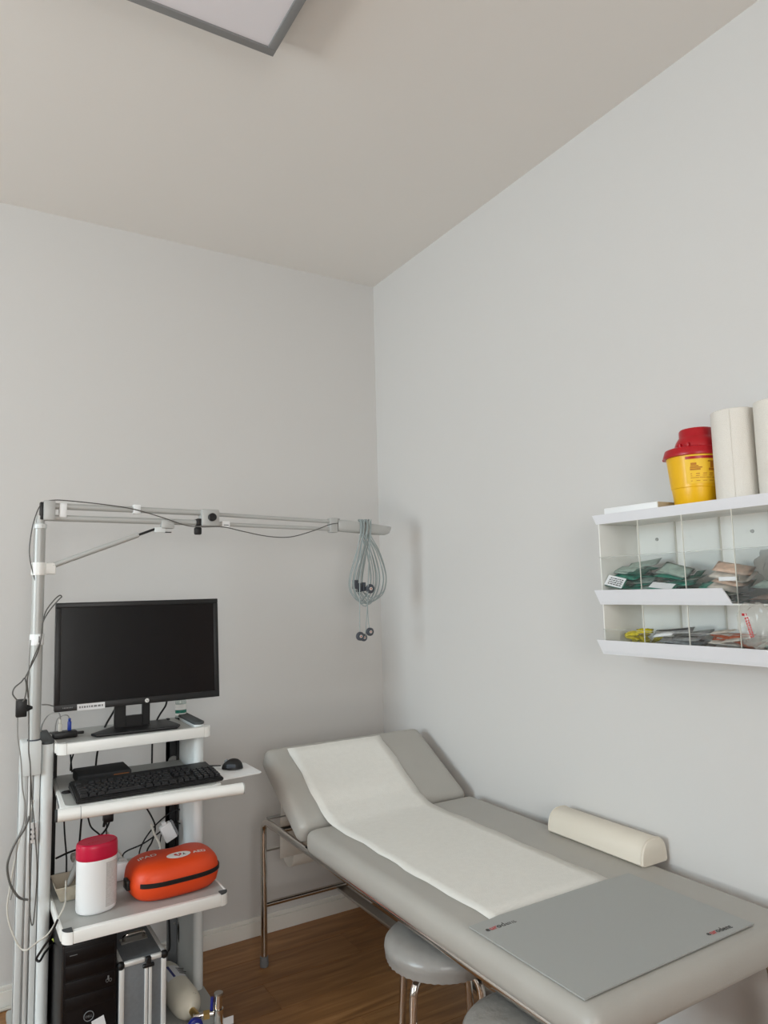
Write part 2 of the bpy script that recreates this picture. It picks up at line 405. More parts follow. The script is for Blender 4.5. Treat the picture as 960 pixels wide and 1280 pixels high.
for rx, s in ((RXL, 1), (RXR, -1)):
    tube('headrest_strut', [(rx+s*.03, -.62, RZ), (rx+s*.03, -.47, .645)], .006, 'chrome_dull', et, 8)
# paper roll holder wire + roll
RY0, RZ0, RR = -.24, .392, .058
tube('roll_wire', fillet([(RXL, LYF, .414), (-.61, LYF+.006, .414), (-.605, RY0, RZ0)], .012), .004, 'chrome_dull', et, 8)
tube('roll_wire', [(-.605, RY0, RZ0), (-.17, RY0, RZ0)], .004, 'chrome_dull', et, 8)
tube('roll_wire', fillet([(RXR, LYF, .414), (-.175, LYF+.006, .414), (-.17, RY0, RZ0)], .012), .004, 'chrome_dull', et, 8)
pr = thing('paper_roll', 'white couch paper roll on wire holder below the raised head end', 'paper roll', (-.4, RY0, RZ0-RR))
RXm = frame((-.595, RY0, RZ0), (0, 0, 1), (0, 1, 0)) if False else Matrix.Translation((-.595, RY0, RZ0)) @ Matrix.Rotation(PI/2, 4, 'Y')
lathe('roll_paper', [(.022, 0), (RR-.001, 0), (RR, .001), (RR, .409), (RR-.001, .41), (.022, .41), (.022, 0)], 'paper', pr, RXm)
lathe('core', [(.0215, -.001), (.0215, .411), (.0195, .411), (.0195, -.001), (.0215, -.001)], 'pulp', pr, RXm, 20)

# paper sheet lying along the couch, over the head end and down to the roll
PX0, PX1 = -.652, -.247
c, s = math.cos(ang), math.sin(ang); hp = lambda l, h: (YS-.0+l*c-h*s, ZT-.002+l*s+h*c)
path = [(-1.575, ZT+.0015)]
k = 0
yy = -1.5
while yy < YS-.06: path.append((yy, ZT+.0025)); yy += .05
path += [(YS-.045, ZT+.004), (YS-.02, ZT+.011), (YS+.008, ZT+.021)]
for l in (.05, .09, .14, .19, .24, .29, .34): path.append(hp(l, .003))
path += [hp(.372, .002), hp(.393, -.012), hp(.409, -.037), hp(.411, -.06), hp(.40, -.105), (RY0-RR-.006, .58), (RY0-RR-.004, .47), (RY0-RR-.0015, RZ0)]
bm = bmesh.new(); NX = 13; rows = []
for i, (py, pz) in enumerate(path):
    r_ = []
    for j in range(NX):
        t = j/(NX-1); ed = (.003*math.sin(i*1.7)+.0025*math.sin(i*.6+1)) if t in (0, 1) else 0
        wav = (.0007*math.sin(9*t+i*.9)+.0006*math.sin(23*t-i*1.3)) if i > 0 else 0
        r_.append(bm.verts.new((PX0+(PX1-PX0)*t+ed, py, pz+abs(wav))))
    rows.append(r_)
for a, b in zip(rows, rows[1:]):
    for j in range(NX-1): bm.faces.new((a[j], a[j+1], b[j+1], b[j]))
me = tomesh(bm, 'paper_sheet'); ps = link('paper_sheet', me, 'paper')
md = ps.modifiers.new('thick', 'SOLIDIFY'); md.thickness = .0006
tag(ps, 'long white paper sheet draped down the middle of the grey couch', 'paper sheet')

# grey mat with printed logos
MX0, MX1, MY0, MY1 = -.714, -.178, -1.912, -1.562
mt_ = thing('table_mat', 'flat grey rubber mat with a printed name in two corners on the couch', 'mat', ((MX0+MX1)/2, (MY0+MY1)/2, ZT+.002))
bm = bmesh.new(); nx, ny = 18, 14; rows = []
def mdrop(x, y):
    d = 0
    dy = max(0, (YN+.04)-y); d += dy*dy*6
    dx = max(0, (XL+.036)-x); d += dx*dx*8
    return d
for i in range(nx+1):
    r_ = []
    for j in range(ny+1):
        x = MX0+(MX1-MX0)*i/nx; yv = MY0+(MY1-MY0)*j/ny
        r_.append(bm.verts.new((x, yv, ZT+.0055-mdrop(x, yv)+(.002 if yv > -1.6 and PX0 < x < PX1 else 0))))
    rows.append(r_)
for a, b in zip(rows, rows[1:]):
    for j in range(ny): bm.faces.new((a[j], b[j], b[j+1], a[j+1]))
g = bmesh.ops.extrude_face_region(bm, geom=bm.faces[:]); bmesh.ops.translate(bm, vec=(0, 0, -.003), verts=[e for e in g['geom'] if isinstance(e, bmesh.types.BMVert)])
link('sheet', tomesh(bm, 'sheet'), 'mat_grey', mt_)
def logo(o, h, X0):
    for st, m, dx in (('e', 'ink', 0), ('ur', 'ink_red', .62*h), ('odent', 'ink', 1.62*h)):
        text('print', st, h*1.15, m, X0 @ Matrix.Translation((dx, 0, 0)), o, .0003)
a = at(609, 1163, 2, ZT+.0085); b = at(648, 1150, 2, ZT+.0085)
logo(mt_, (b-a).length/4.6, Matrix.Translation(Vector((a.x, a.y, ZT+.0062))) @ Matrix.Rotation(math.atan2(b.y-a.y, b.x-a.x), 4, 'Z'))
a = at(886, 1168, 2, ZT+.0085); b = at(918, 1157, 2, ZT+.0085)
logo(mt_, (b-a).length/4.6, Matrix.Translation(Vector((a.x, a.y, ZT+.0062))) @ Matrix.Rotation(math.atan2(b.y-a.y, b.x-a.x), 4, 'Z'))

# bolster
BY0, BY1, BW, BH = -1.556, -1.190, .107, .068
bo = thing('bolster_cushion', 'cream half-round bolster cushion on the couch against the wall', 'bolster', (-.06, (BY0+BY1)/2, ZT))
def dpoly(w_, h_, inset=0):
    pts = [(-w_/2+.006, 0), (w_/2-.006, 0), (w_/2, .005)]
    for k in range(1, 16):
        t = PI*k/16; pts.append((w_/2*math.copysign(abs(math.cos(t))**.75, math.cos(t)), .005+(h_-.005)*math.sin(t)**.8))
    pts.append((-w_/2, .005)); return pts
bm = bmesh.new(); rings = []
for yy, sc in ((BY0, .93), (BY0+.002, .97), (BY0+.007, 1.), (BY1-.007, 1.), (BY1-.002, .97), (BY1, .93)):
    rings.append([bm.verts.new((-.0605+px*sc, yy, ZT+.0015+.001*(1-sc)+pz*sc)) for px, pz in dpoly(BW, BH)])
for a, b in zip(rings, rings[1:]):
    n = len(a)
    for k in range(n): bm.faces.new((a[k], a[(k+1) % n], b[(k+1) % n], b[k]))
bm.faces.new(rings[0]); bm.faces.new(rings[-1][::-1])
link('cover', tomesh(bm, 'cover'), 'cream_vinyl', bo)
for yy in (BY0+.006, BY1-.006):
    tube('piping', [(-.0605+px*1.005, yy, ZT+.0015+pz*1.005) for px, pz in dpoly(BW, BH)], .0016, 'cream_vinyl', bo, 6, True)

# ================================================================== STOOLS
def stool(cx, cy, zt, R, rot, seatmat, label):
    st = thing('round_stool', label, 'stool', (cx, cy, 0))
    X = Matrix.Translation((cx, cy, 0))
    th = .058
    prof = [(0, zt), (R*.5, zt-.001), (R*.78, zt-.005), (R*.92, zt-.013), (R*.985, zt-.024), (R, zt-.036), (R*.985, zt-.048), (R*.955, zt-th), (R*.90, zt-th-.002), (0, zt-th-.002)]
    seat = lathe('seat', prof, seatmat, st, X, 48)
    # gathered skirt of the cover
    bm = bmesh.new(); n = 96; ra = []; rb = []
    for k in range(n):
        a = 2*PI*k/n; rr = R*.984+.0022*math.sin(k*PI)+(.0022 if k % 2 else -.001)+.0008*math.sin(k*2.3)
        ra.append(bm.verts.new((cx+R*.992*math.cos(a), cy+R*.992*math.sin(a), zt-.044))); rb.append(bm.verts.new((cx+rr*.975*math.cos(a), cy+rr*.975*math.sin(a), zt-th-.006)))
    for k in range(n): bm.faces.new((ra[k], ra[(k+1) % n], rb[(k+1) % n], rb[k]))
    sk = link('seat_skirt', tomesh(bm, 'seat_skirt'), seatmat, seat)
    zl = zt-th-.012
    lathe('seat_plate', [(0, zl-.004), (R*.55, zl-.004), (R*.55, zl+.012), (0, zl+.012)], 'steel', st, X, 24)
    for k in range(4):
        a = rot+k*PI/2; dx, dy = math.cos(a), math.sin(a); ro = R*.80
        pts = fillet([(cx+dx*R*.3, cy+dy*R*.3, zl-.008), (cx+dx*ro, cy+dy*ro, zl-.014), (cx+dx*(ro+.035), cy+dy*(ro+.035), .02)], .05, 8)
        lg = tube('leg', pts, .0105, 'chrome', st, 12)
        lathe('foot_cap', [(0, 0), (.0135, 0), (.0135, .03), (.011, .032)], 'black', lg, Matrix.Translation((cx+dx*(ro+.035), cy+dy*(ro+.035), 0)), 14)
    rr = R*.80+.022
    tube('foot_ring', [(cx+rr*math.cos(2*PI*k/32), cy+rr*math.sin(2*PI*k/32), .16) for k in range(32)], .007, 'chrome', st, 8, True)
    return st
stool(-.605, -1.285, .492, .15, math.radians(20), 'vinyl_stool', 'round stool with smooth grey vinyl seat, half under the couch')
stool(-.672, -1.715, .492, .15, math.radians(50), 'vinyl_stool_creased', 'round stool with creased shiny grey seat, under the mat end of the couch')

# ================================================================== EQUIPMENT CART
ct = thing('equipment_cart', 'white and grey medical equipment cart with three shelves', 'cart', (-1.24, -.45, 0))
BZ = .085
box('base', (-1.56, -.78, .055), (-.978, -.2, BZ), 'cart_grey', ct, bev=.008)
for x in (-1.53, -1.01):
    for yv in (-.74, -.24):
        cs = lathe('castor', [(0, -.011), (.02, -.011), (.0245, -.007), (.0255, 0), (.0245, .007), (.02, .011), (0, .011)], 'black', ct, Matrix.Translation((x, yv, .0256)) @ Matrix.Rotation(PI/2, 4, 'Y'), 18)
        box('fork', (x-.016, yv-.012, .046), (x+.016, yv+.012, .056), 'steel', cs, bev=.001)
UF, UB = -.438, -.215
def upright(x0, x1, ztop):
    poly = arc((x0+x1)/2, UF+(x1-x0)/2, (x1-x0)/2, 180, 360, 10)+[(x1, UB), (x0, UB)]
    u = prism('upright', poly, BZ, ztop, 'cart_upright', ct)
    cpoly = arc((x0+x1)/2, UF+(x1-x0)/2-.001, (x1-x0)/2+.002, 180, 360, 10)+[(x1+.002, UB), (x0-.002, UB)]
    prism('end_cap', cpoly, ztop, ztop+.010, 'cap_grey', u, bev=.003)
    return u
upL = upright(-1.498, -1.463, .945); upR = upright(-1.020, -.985, .950)
# black cable channels behind the uprights
box('cable_channel', (-1.463, -.255, BZ), (-1.432, -.215, .945), 'black', ct, bev=.002)
boxes('cable_channel', [((-1.062, -.235, BZ+.35), (-1.052, -.215, .948)), ((-1.030, -.245, BZ+.35), (-1.0205, -.215, .948)), ((-1.062, -.235, .47), (-1.0205, -.215, .865))], 'black', ct, bev=.001)
box('channel_cover', (-1.055, -.235, BZ), (-1.0205, -.215, .40), 'mid_grey', ct, bev=.004)
for zz in (.36, .33): lathe('screw', [(0, 0), (.005, 0), (.005, .002), (0, .003)], 'steel', ct, Matrix.Translation((-1.03, -.235, zz-.1)) @ Matrix.Rotation(PI/2, 4, 'X'), 10)
# sockets on the right channel
for zz in (.795, .735, .675):
    sk = lathe('socket', [(0, .003), (.014, .003), (.016, .006), (.019, .006), (.019, 0)], 'cable_grey', ct, Matrix.Translation((-1.040, -.235, zz)) @ Matrix.Rotation(PI/2, 4, 'X'), 20)
# thin outer profile on the left with the arm bracket box
for x0, x1, m in ((-1.556, -1.538, 'cart_upright'), (-1.533, -1.521, 'alu'), (-1.517, -1.500, 'cart_upright')):
    box('profile_rail', (x0, -.425, BZ), (x1, -.36, .86), m, ct, bev=.003)
box('profile_back', (-1.556, -.40, BZ), (-1.499, -.38, .86), 'alu', ct, bev=.001)
box('pole_socket', (-1.556, -.444, .858), (-1.4995, -.37, .96), 'cart_upright', ct, bev=.004)
so = box('outlet', (-1.528, -.434, .655), (-1.506, -.424, .715), 'white_plastic', ct, bev=.002)
boxes('socket_hole', [((-1.525+dx, -.436, z-.01), (-1.521+dx, -.4335, z-.004)) for dx in (0, .011) for z in (.676, .690, .704)], 'dark_grey', so, bev=0)

def shelf(name, xl, xr, yb, yf, zt, th, capmat, wrap=True):
    r = .026
    poly = [(xl, yb), (-1.027, yb), (-1.027, UF-.003), (xr-.004, UF-.003), (xr-.004, yf+.018), (xl+.004, yf+.018)]
    p = prism(name, poly, zt-.02, zt-.001, 'cart_grey', ct)
    pl = [(xl+r, yf+.02), (xl+r, yf), (xr-r, yf), (xr-r, yf+.02)]
    box('front_rail', (xl+r, yf, zt-th), (xr-r, yf+.02, zt), 'cart_white', p, bev=.003)
    for sgn, xc in ((-1, xl), (1, xr)):
        cx = xc-sgn*r
        q = arc(cx, yf+r, r, 180, 270, 6)+[(cx, yf+.03), (xl, yf+.03)] if sgn < 0 else arc(cx, yf+r, r, 270, 360, 6)+[(xr, yf+.03), (cx, yf+.03)]
        co = prism('corner', q, zt-th, zt-(.0 if not capmat else .001), 'cart_white', p)
        if capmat:
            co2 = prism('corner_cap', [(cx+(a-cx)*.97, yf+r+(b-yf-r)*.97) for a, b in q], zt-.001, zt+.0015, capmat, co)
    return p
s1 = shelf('top_shelf', -1.457, -.968, -.195, -.466, .945, .034, None)
box('side_rail', (-1.462, -.44, .915), (-1.4525, -.2, .945), 'cart_white', s1, bev=.002)
s3 = shelf('lower_shelf', -1.459, -.983, -.2, -.692, .475, .034, 'cap_grey')
box('side_rail', (-1.462, -.66, .443), (-1.454, -.2, .475), 'cart_white', s3, bev=.002)
box('side_rail', (-.99, -.66, .443), (-.983, -.44, .475), 'cart_white', s3, bev=.002)
# keyboard tray, slightly skewed, with round front bar and a mouse wing
KZ = .80
KX = Matrix.Translation((-1.22, -.45, 0)) @ Matrix.Rotation(math.radians(-3.2), 4, 'Z') @ Matrix.Translation((1.22, .45, 0))
poly = [(-1.455, -.23), (-1.029, -.23), (-1.029, -.445), (-.985, -.445)]+arc(-1.01, -.635, .025, 0, -90, 5)+arc(-1.43, -.635, .025, 270, 180, 5)
s2 = prism('keyboard_tray', poly, KZ-.022, KZ-.002, 'cart_white', ct, bev=.003, X=KX)
prism('tray_mat', [(-1.449, -.24), (-1.035, -.24), (-1.035, -.45), (-.998, -.45)]+arc(-1.02, -.625, .022, 0, -90, 5)+arc(-1.42, -.625, .022, 270, 180, 5), KZ-.002, KZ, 'cart_grey', s2, X=KX)
box('slot', (-1.4565, -.60, KZ-.014), (-1.4545, -.47, KZ-.008), 'dark_grey', s2, bev=0, X=KX)
A = Vector((-1.476, -.657, .784)); B = Vector((-.943, -.700, .784))
tube('handle_bar', [A, B], .0175, 'cart_white', s2, 20)
d_ = (B-A).normalized()
tube('bar_end_cap', [A-d_*.006, A], .0172, 'cap_grey', s2, 18); tube('bar_end_cap', [B, B+d_*.004], .0172, 'cart_grey', s2, 18)
tube('bar_ring', [A+d_*.06, A+d_*.0615], .0178, 'mid_grey', s2, 18)
for t in (.07, .46):
    P = A.lerp(B, t+.02); box('bar_bracket', (P.x-.02, P.y, .782), (P.x+.02, P.y+.06, .796), 'cart_white', s2, bev=.003)
a1, a2, a3, a4 = at(262, 976, 2, KZ), at(327, 963, 2, KZ), at(318, 956, 2, KZ), at(262, 955, 2, KZ)
prism('mouse_wing', [(-.99, -.605), (-.846, -.592), (-.834, -.582), (-.836, -.43), (-.848, -.42), (-.975, -.42), (-.99, -.43)], KZ-.008, KZ-.003, 'white_plastic', s2, bev=.001)

# ------------------------------------------------------------------ arm on the pole
PYc = -.418; PXc = at(47, 760, 1, PYc).x; pz = lambda py: at(47, py, 1, PYc).z
ra = thing('cable_boom', 'grey jointed cable boom on a tall pole rising beside the monitor', 'support arm', (PXc, PYc, .96))
pole = tube('pole', [(PXc, PYc, .96), (PXc, PYc, pz(656))], .0178, 'arm_grey', ra, 20)
lathe('pole_ring', [(.018, 0), (.0195, 0), (.0195, .004), (.018, .004)], 'dark_grey', pole, Matrix.Translation((PXc, PYc, .96)), 20)
lathe('pole_collar', [(.0178, 0), (.0215, 0), (.022, .003), (.022, .036), (.0215, .04), (.0178, .04)], 'cart_white', pole, Matrix.Translation((PXc, PYc, pz(719))), 20)
box('collar_lug', (PXc+.018, PYc-.008, pz(718)), (PXc+.05, PYc+.008, pz(704)), 'cart_white', pole, bev=.004)
lathe('pole_clip', [(.0178, 0), (.021, 0), (.021, .034), (.0178, .034)], 'white_plastic', pole, Matrix.Translation((PXc, PYc, pz(806))), 20)
box('clip_tab', (PXc-.004, PYc-.027, pz(805)), (PXc+.014, PYc-.019, pz(793)), 'white_plastic', pole, bev=.002)
box('clip_print', (PXc+.003, PYc-.0275, pz(803)), (PXc+.006, PYc-.0268, pz(795)), 'ink', pole, bev=0)
AE = Vector((-.29, -.40, 1.66)); ad = Vector((AE.x-PXc, AE.y-PYc, 0)).normalized(); an = Vector((ad.y, -ad.x, 0))
def ap(px, py, off=0.):
    """pixel -> point on the arm's own vertical plane"""
    d = _fw + _r*((px-480)/F_PX) - _u*((py-640)/F_PX)
    t = (Vector((PXc, PYc, 0))-CAM).dot(an)/d.dot(an)
    return CAM+d*t+an*off
def abox(name, p0, p1, wdt, m, parent, bev=.003):
    """box in arm plane spanned by two corner pixels, width wdt across"""
    a, b = ap(*p0), ap(*p1); ca = (a-CAM).length; l0 = (a-Vector((PXc, PYc, 0))).dot(ad); l1 = (b-Vector((PXc, PYc, 0))).dot(ad)
    X = Matrix.Translation((PXc, PYc, 0)) @ Matrix((ad, an, Vector((0, 0, 1)))).transposed().to_4x4()
    return box(name, (min(l0, l1), -wdt/2, min(a.z, b.z)), (max(l0, l1), wdt/2, max(a.z, b.z)), m, parent, bev, X=X)
tube('swivel_post', [(PXc, PYc, pz(665)), (PXc, PYc, pz(645))], .0145, 'arm_grey', ra, 16)
lathe('swivel_collar', [(.0178, 0), (.0205, .001), (.0205, .014), (.0145, .018)], 'cart_upright', ra, Matrix.Translation((PXc, PYc, pz(661))), 20)
hd = abox('head_bracket', (54, 626), (68, 651), .04, 'arm_grey', ra)
abox('bracket_back', (50, 628), (53.5, 650), .03, 'black', hd, .001)
def atube(name, a, b, r, m='arm_grey', parent=None, off=0., sides=12): return tube(name, [ap(*a, off), ap(*b, off)], r, m, parent or ra, sides)
atube('arm_tube', (66, 632.5), (251, 641), .0105); atube('arm_tube', (66, 647.5), (251, 653.5), .0105)
atube('arm_tube', (270, 643), (415, 652.2), .0075); atube('arm_tube', (270, 655), (415, 661.5), .0075)
jb = abox('joint_box', (250, 637), (272, 658.5), .05, 'arm_grey', ra, .006)
kc = ap(262, 647.5, .025)
lathe('joint_knob', [(.0, .014), (.0125, .014), (.0145, .012), (.0145, 0), (0, 0)], 'black', jb, Matrix.Translation(kc) @ Matrix((ad, Vector((0, 0, 1)), an)).transposed().to_4x4(), 24)
bk = abox('cable_clamp', (244.5, 648.5), (251, 657.5), .034, 'black', ra, .004)
abox('clamp_grip', (243, 659), (251.5, 668.5), .02, 'black', bk, .005)
for px, py0, py1 in ((79, 629, 647.5), (171, 631, 642.5)): abox('tube_clip', (px-5, py0), (px+4, py1), .026, 'white_plastic', ra, .003)
cw = abox('tube_clip', (276, 651.5), (286, 660), .03, 'white_plastic', ra, .003); 
abox('clip_print', (278, 656.2), (284, 657.2), .031, 'ink', cw, 0)
ec = abox('end_clamp', (411, 647.5), (420.5, 666), .03, 'arm_grey', ra, .003); abox('clamp_screw', (418, 648), (424, 651), .012, 'steel', ec, .001)
sb = abox('spring_bracket', (201, 649.5), (217, 661), .026, 'arm_grey', ra, .004); abox('bracket_foot', (193, 659), (206, 666), .016, 'cart_upright', sb, .002)
abox('release_lever', (203, 664.6), (214, 666), .008, 'black', sb, .0005)
atube('gas_spring', (66, 707), (173, 668.5), .0088); atube('spring_rod', (172, 669), (196, 660.5), .0042, 'black')
abox('spring_eye', (59.5, 703.5), (67, 711), .012, 'cart_white', ra, .003)
# handle: tapered bar at the end of the arm
bm = bmesh.new(); secs = []
for px, yt, yb, wd in ((421, 651, 663, .014), (423, 650, 664.5, .018), (432, 650, 665.5, .021), (450, 652.5, 667, .021), (466, 655, 668.5, .020), (480, 657, 669, .017), (485, 657.8, 667, .012), (488, 658.5, 662, .006)):
    a, b = ap(px, yt), ap(px, yb); cz = (a+b)/2; hz = (a.z-b.z)/2
    secs.append([bm.verts.new(cz+an*(wd*math.copysign(abs(math.cos(t))**.7, math.cos(t)))+Vector((0, 0, hz*math.copysign(abs(math.sin(t))**.7, math.sin(t))))) for t in [2*PI*k/16 for k in range(16)]])
for a, b in zip(secs, secs[1:]):
    for k in range(16): bm.faces.new((a[k], a[(k+1) % 16], b[(k+1) % 16], b[k]))
bm.faces.new(secs[0][::-1]); bm.faces.new(secs[-1])
link('end_handle', tomesh(bm, 'end_handle'), 'arm_grey', ra)
# thin lead running along the arm
wp = [(49, 745), (37, 700), (38, 670), (44, 645), (52, 630), (66, 626), (88, 627), (130, 631.5), (165, 637), (200, 647), (230, 657), (248, 659.5), (275, 659.5), (300, 665), (330, 671), (358, 672), (385, 665), (408, 656.5), (418, 655)]
cable('sensor_lead', [ap(px, py, .017 if 60 < px < 240 else (.03 if px >= 240 else .012)) for px, py in wp], .0019, 'cable_dark', 'thin dark lead running along the jointed grey boom')

# bundle of coiled leads hung over the handle
cb = thing('electrode_lead_bundle', 'pale grey electrode leads looped over the handle of the cable boom', 'cable bundle', ap(458, 760))
rnd = random.Random(3)
for i in range(11):
    xt = 449+i*1.05+rnd.uniform(-1.5, 1.5); xl = 434+i*1.7+rnd.uniform(-1, 1); xr = 463+i*2.25+rnd.uniform(-1, 1); yb = 757-abs(i-4)*1.1+rnd.uniform(-4, 1)
    xb = (xl*.55+xr*.45)+rnd.uniform(-3, 3); o1 = .023+rnd.uniform(0, .006); ob = -.02-rnd.uniform(0, .006); mo = rnd.uniform(-.012, .014)
    pts = [ap(xt, 649.5, 0), ap(xt-1, 655, o1), ap(xt-1.5-i*.1, 668, o1), ap(xl*.45+xt*.55, 694, o1*.7+mo), ap(xl+2, 722, mo+.006), ap(xl+3.5, 738, mo), ap(xl+9, yb-5, mo), ap(xb, yb, mo-.002), ap(xr-9, yb-4.5, mo-.004), ap(xr-2, 737, mo-.006), ap(xr, 718, mo-.008), ap(xr*.55+xt*.45+3, 690, -.012+mo*.5), ap(xt+6, 668, ob), ap(xt+4, 656, ob)]
    tube('lead_loop', pts, .0021, 'cable_pale', cb, 7, True, 7)
for pts, in (([(452, 650, .026), (450, 668, .027), (447.5, 700, .022), (446.5, 740, .02), (447, 792, .018)],), ([(458, 650, .026), (458, 668, .028), (457, 710, .024), (456.5, 755, .018), (455.5, 795, .008)],), ([(460, 650, .026), (459, 670, .028), (457.5, 720, .022), (457, 760, .016), (459.5, 786, .014)],)):
    tube('electrode_lead', [ap(*q) for q in pts], .0017, 'cable_pale', cb, 7, False, 8)
def electrode(px, py, off, r=.013):
    X = Matrix.Translation(ap(px, py, off)) @ Matrix((ad, Vector((0, 0, 1)), an)).transposed().to_4x4()
    e = lathe('electrode', [(0, -.007), (r*.75, -.007), (r, -.003), (r, .004), (r*.8, .007), (0, .0075)], 'dark_grey', cb, X, 20)
    lathe('electrode_ring', [(r*.36, .0072), (r*.36, .0092), (r*.15, .0092), (r*.15, .0072)], 'cable_white', e, X, 16)
    lathe('electrode_pin', [(0, .0098), (r*.15, .0098), (r*.15, .007)], 'bin_red', e, X, 10)
electrode(447, 795, .02, .0175); electrode(459.5, 789.5, .018, .0165); electrode(455.5, 797, -.006, .015); electrode(460, 736, .016, .019)
for px, py, hw in ((444, 731, 2.6), (448.5, 735, 2.4), (454, 734, 2.0)):
    abox('connector', (px-hw, py-6), (px+hw, py+5), .02, 'dark_grey', cb, .002)

# ================================================================== MONITOR
MY = -.372
tl, tr, br, bl = [at(px, py, 1, MY) for px, py in ((70, 754), (271.5, 748), (273, 870), (68, 890))]
mw = ((tr-tl).length+(br-bl).length)/2; mc = (tl+tr+br+bl)/4; mh = (((tl-bl).length+(tr-br).length)/2)
mo = thing('computer_monitor', 'black widescreen computer monitor, switched off, on the top shelf', 'monitor', (mc.x, MY+.04, .945))
tilt = math.radians(4)
MX = Matrix.Translation((mc.x, MY, mc.z)) @ Matrix.Rotation(math.radians(-.8), 4, 'Z') @ Matrix.Rotation(-tilt, 4, 'X') 
# local: x right, z up, -y towards the viewer
hw, hh = mw/2, mh/2
box('housing', (-hw, 0, -hh), (hw, .028, hh), 'black', mo, .005, 3, MX)
box('rear_cover', (-hw*.6, .026, -hh*.7), (hw*.6, .05, hh*.7), 'black', mo, .01, 2, MX)
bz = .0165
bz_ = boxes('bezel', [((-hw, -.006, hh-bz), (hw, .004, hh)), ((-hw, -.006, -hh), (hw, .004, -hh+bz*1.35)), ((-hw, -.006, -hh+bz*1.3), (-hw+bz, .004, hh-bz)), ((hw-bz, -.006, -hh+bz*1.3), (hw, .004, hh-bz))], 'black', mo, .002, 2, MX)
box('screen', (-hw+bz-.001, -.002, -hh+bz*1.3), (hw-bz+.001, .001, hh-bz+.001), 'screen', mo, 0, 1, MX)
lx = -hw+.533*2*hw
LGX = MX @ frame((lx, -.0062, -hh+bz*.62), (1, 0, 0), (0, 0, 1))
lathe('logo', [(0, .0012), (.0068, .0012), (.0068, 0)], 'white_print', mo, LGX, 20)
text('logo_print', 'hp', .0105, 'ink', LGX @ Matrix.Translation((-.0046, -.0026, .0014)), mo, .0002, shear=.2)
marks('model_print', .03, .006, 1, 'mid_grey', MX @ frame((-hw+.024, -.0064, -hh+.009), (1, 0, 0), (0, 0, 1)), mo)
sx0 = -hw+.125*2*hw; sx1 = -hw+.282*2*hw
stk = box('sticker', (sx0, -.0075, -hh-.001), (sx1, -.0062, -hh+.019), 'print_white', mo, 0, 1, MX @ Matrix.Rotation(0, 4, 'Y'))
marks('sticker_print', sx1-sx0-.012, .010, 1, 'mid_grey', MX @ frame((sx0+.006, -.0078, -hh+.006), (1, 0, 0), (0, 0, 1)), stk, 4)
# stand: neck with a square cut-out, flat trapezoid foot
nx0, nx1 = at(143, 900, 1, -.33).x, at(187, 900, 1, -.33).x; nz0, nz1 = .953, mc.z-.02
ha, hb = at(157, 895, 1, -.33), at(178, 880, 1, -.33)
nk = boxes('stand_neck', [((nx0, -.335, nz0), (ha.x, -.317, nz1)), ((hb.x, -.335, nz0), (nx1, -.317, nz1)), ((ha.x, -.335, nz0), (hb.x, -.317, ha.z)), ((ha.x, -.335, hb.z+.003), (hb.x, -.317, nz1))], 'black', mo, .001)
prism('stand_foot', [(-1.348, -.385), (-1.335, -.42), (-1.08, -.438), (-1.06, -.40), (-1.075, -.27), (-1.235, -.26)], .9455, .954, 'black', mo, .003)
# ================================================================== TOP SHELF ITEMS
Z1 = .9455
hub = thing('usb_hub', 'small black usb hub with plugs at the shelf corner', 'usb hub', (-1.41, -.27, Z1))
hx = at(81, 917, 2, Z1+.012)
HBX = Matrix.Translation((hx.x, hx.y, 0)) @ Matrix.Rotation(.05, 4, 'Z')
box('body', (-.036, -.02, Z1), (.036, .02, Z1+.02), 'black', hub, .004, 2, HBX)
boxes('blue_plug', [((.008, -.006, Z1+.021), (.019, .006, Z1+.05)), ((.0095, -.0045, Z1+.05), (.0175, .0045, Z1+.06))], 'blue', hub, .002, 2, HBX)
boxes('beige_plug', [((-.02, -.006, Z1+.021), (-.009, .006, Z1+.045)), ((-.018, -.004, Z1+.045), (-.011, .004, Z1+.06))], 'cable_white', hub, .002, 2, HBX)
boxes('side_plug', [((.036, .002, Z1+.004), (.06, .012, Z1+.013))], 'black', hub, .002, 2, HBX)
pl = lambda *p: [at(a, b, 1, c_) for a, b, c_ in p]
b0 = HBX @ Vector((-.0145, 0, Z1+.058)); b1 = HBX @ Vector((.0135, 0, Z1+.058))
cable('usb_cable', [b0, b0+Vector((-.006, 0, .022)), at(62, 893, 1, -.28), at(54, 903, 1, -.29), at(51, 915, 1, -.25), at(52, 935, 1, -.2)], .0022, 'cable_grey', 'beige cable arching from the pale plug of the usb hub')
cable('usb_cable', [b1, b1+Vector((-.008, .0, .012)), b1+Vector((-.025, .02, .006)), b1+Vector((-.035, .06, -.03)), b1+Vector((-.035, .1, -.2))], .002, 'cable_grey', 'grey cable arching from the blue plug of the usb hub')
btl = thing('sanitizer_bottle', 'small clear sanitizer bottle with green label behind the monitor', 'bottle', at(226, 897, 2, Z1))
bx = at(226, 897, 2, Z1)
lathe('bottle', [(0, .001), (.016, .001), (.0175, .004), (.0175, .058), (.016, .066), (.008, .072), (.008, .076), (0, .076)], 'bottle_clear', btl, Matrix.Translation((bx.x, bx.y, Z1)), 24, 1.15, .85)
lathe('cap', [(.0095, .074), (.0105, .076), (.0105, .094), (.009, .096), (0, .096)], 'white_plastic', btl, Matrix.Translation((bx.x, bx.y, Z1)), 20)
lb = lathe('label', [(.0178, .01), (.0178, .05)], 'white_print', btl, Matrix.Translation((bx.x, bx.y, Z1)), 24, 1.15, .85)
lathe('label_band', [(.018, .018), (.018, .03)], 'green_film', lb, Matrix.Translation((bx.x, bx.y, Z1)), 24, 1.15, .85)
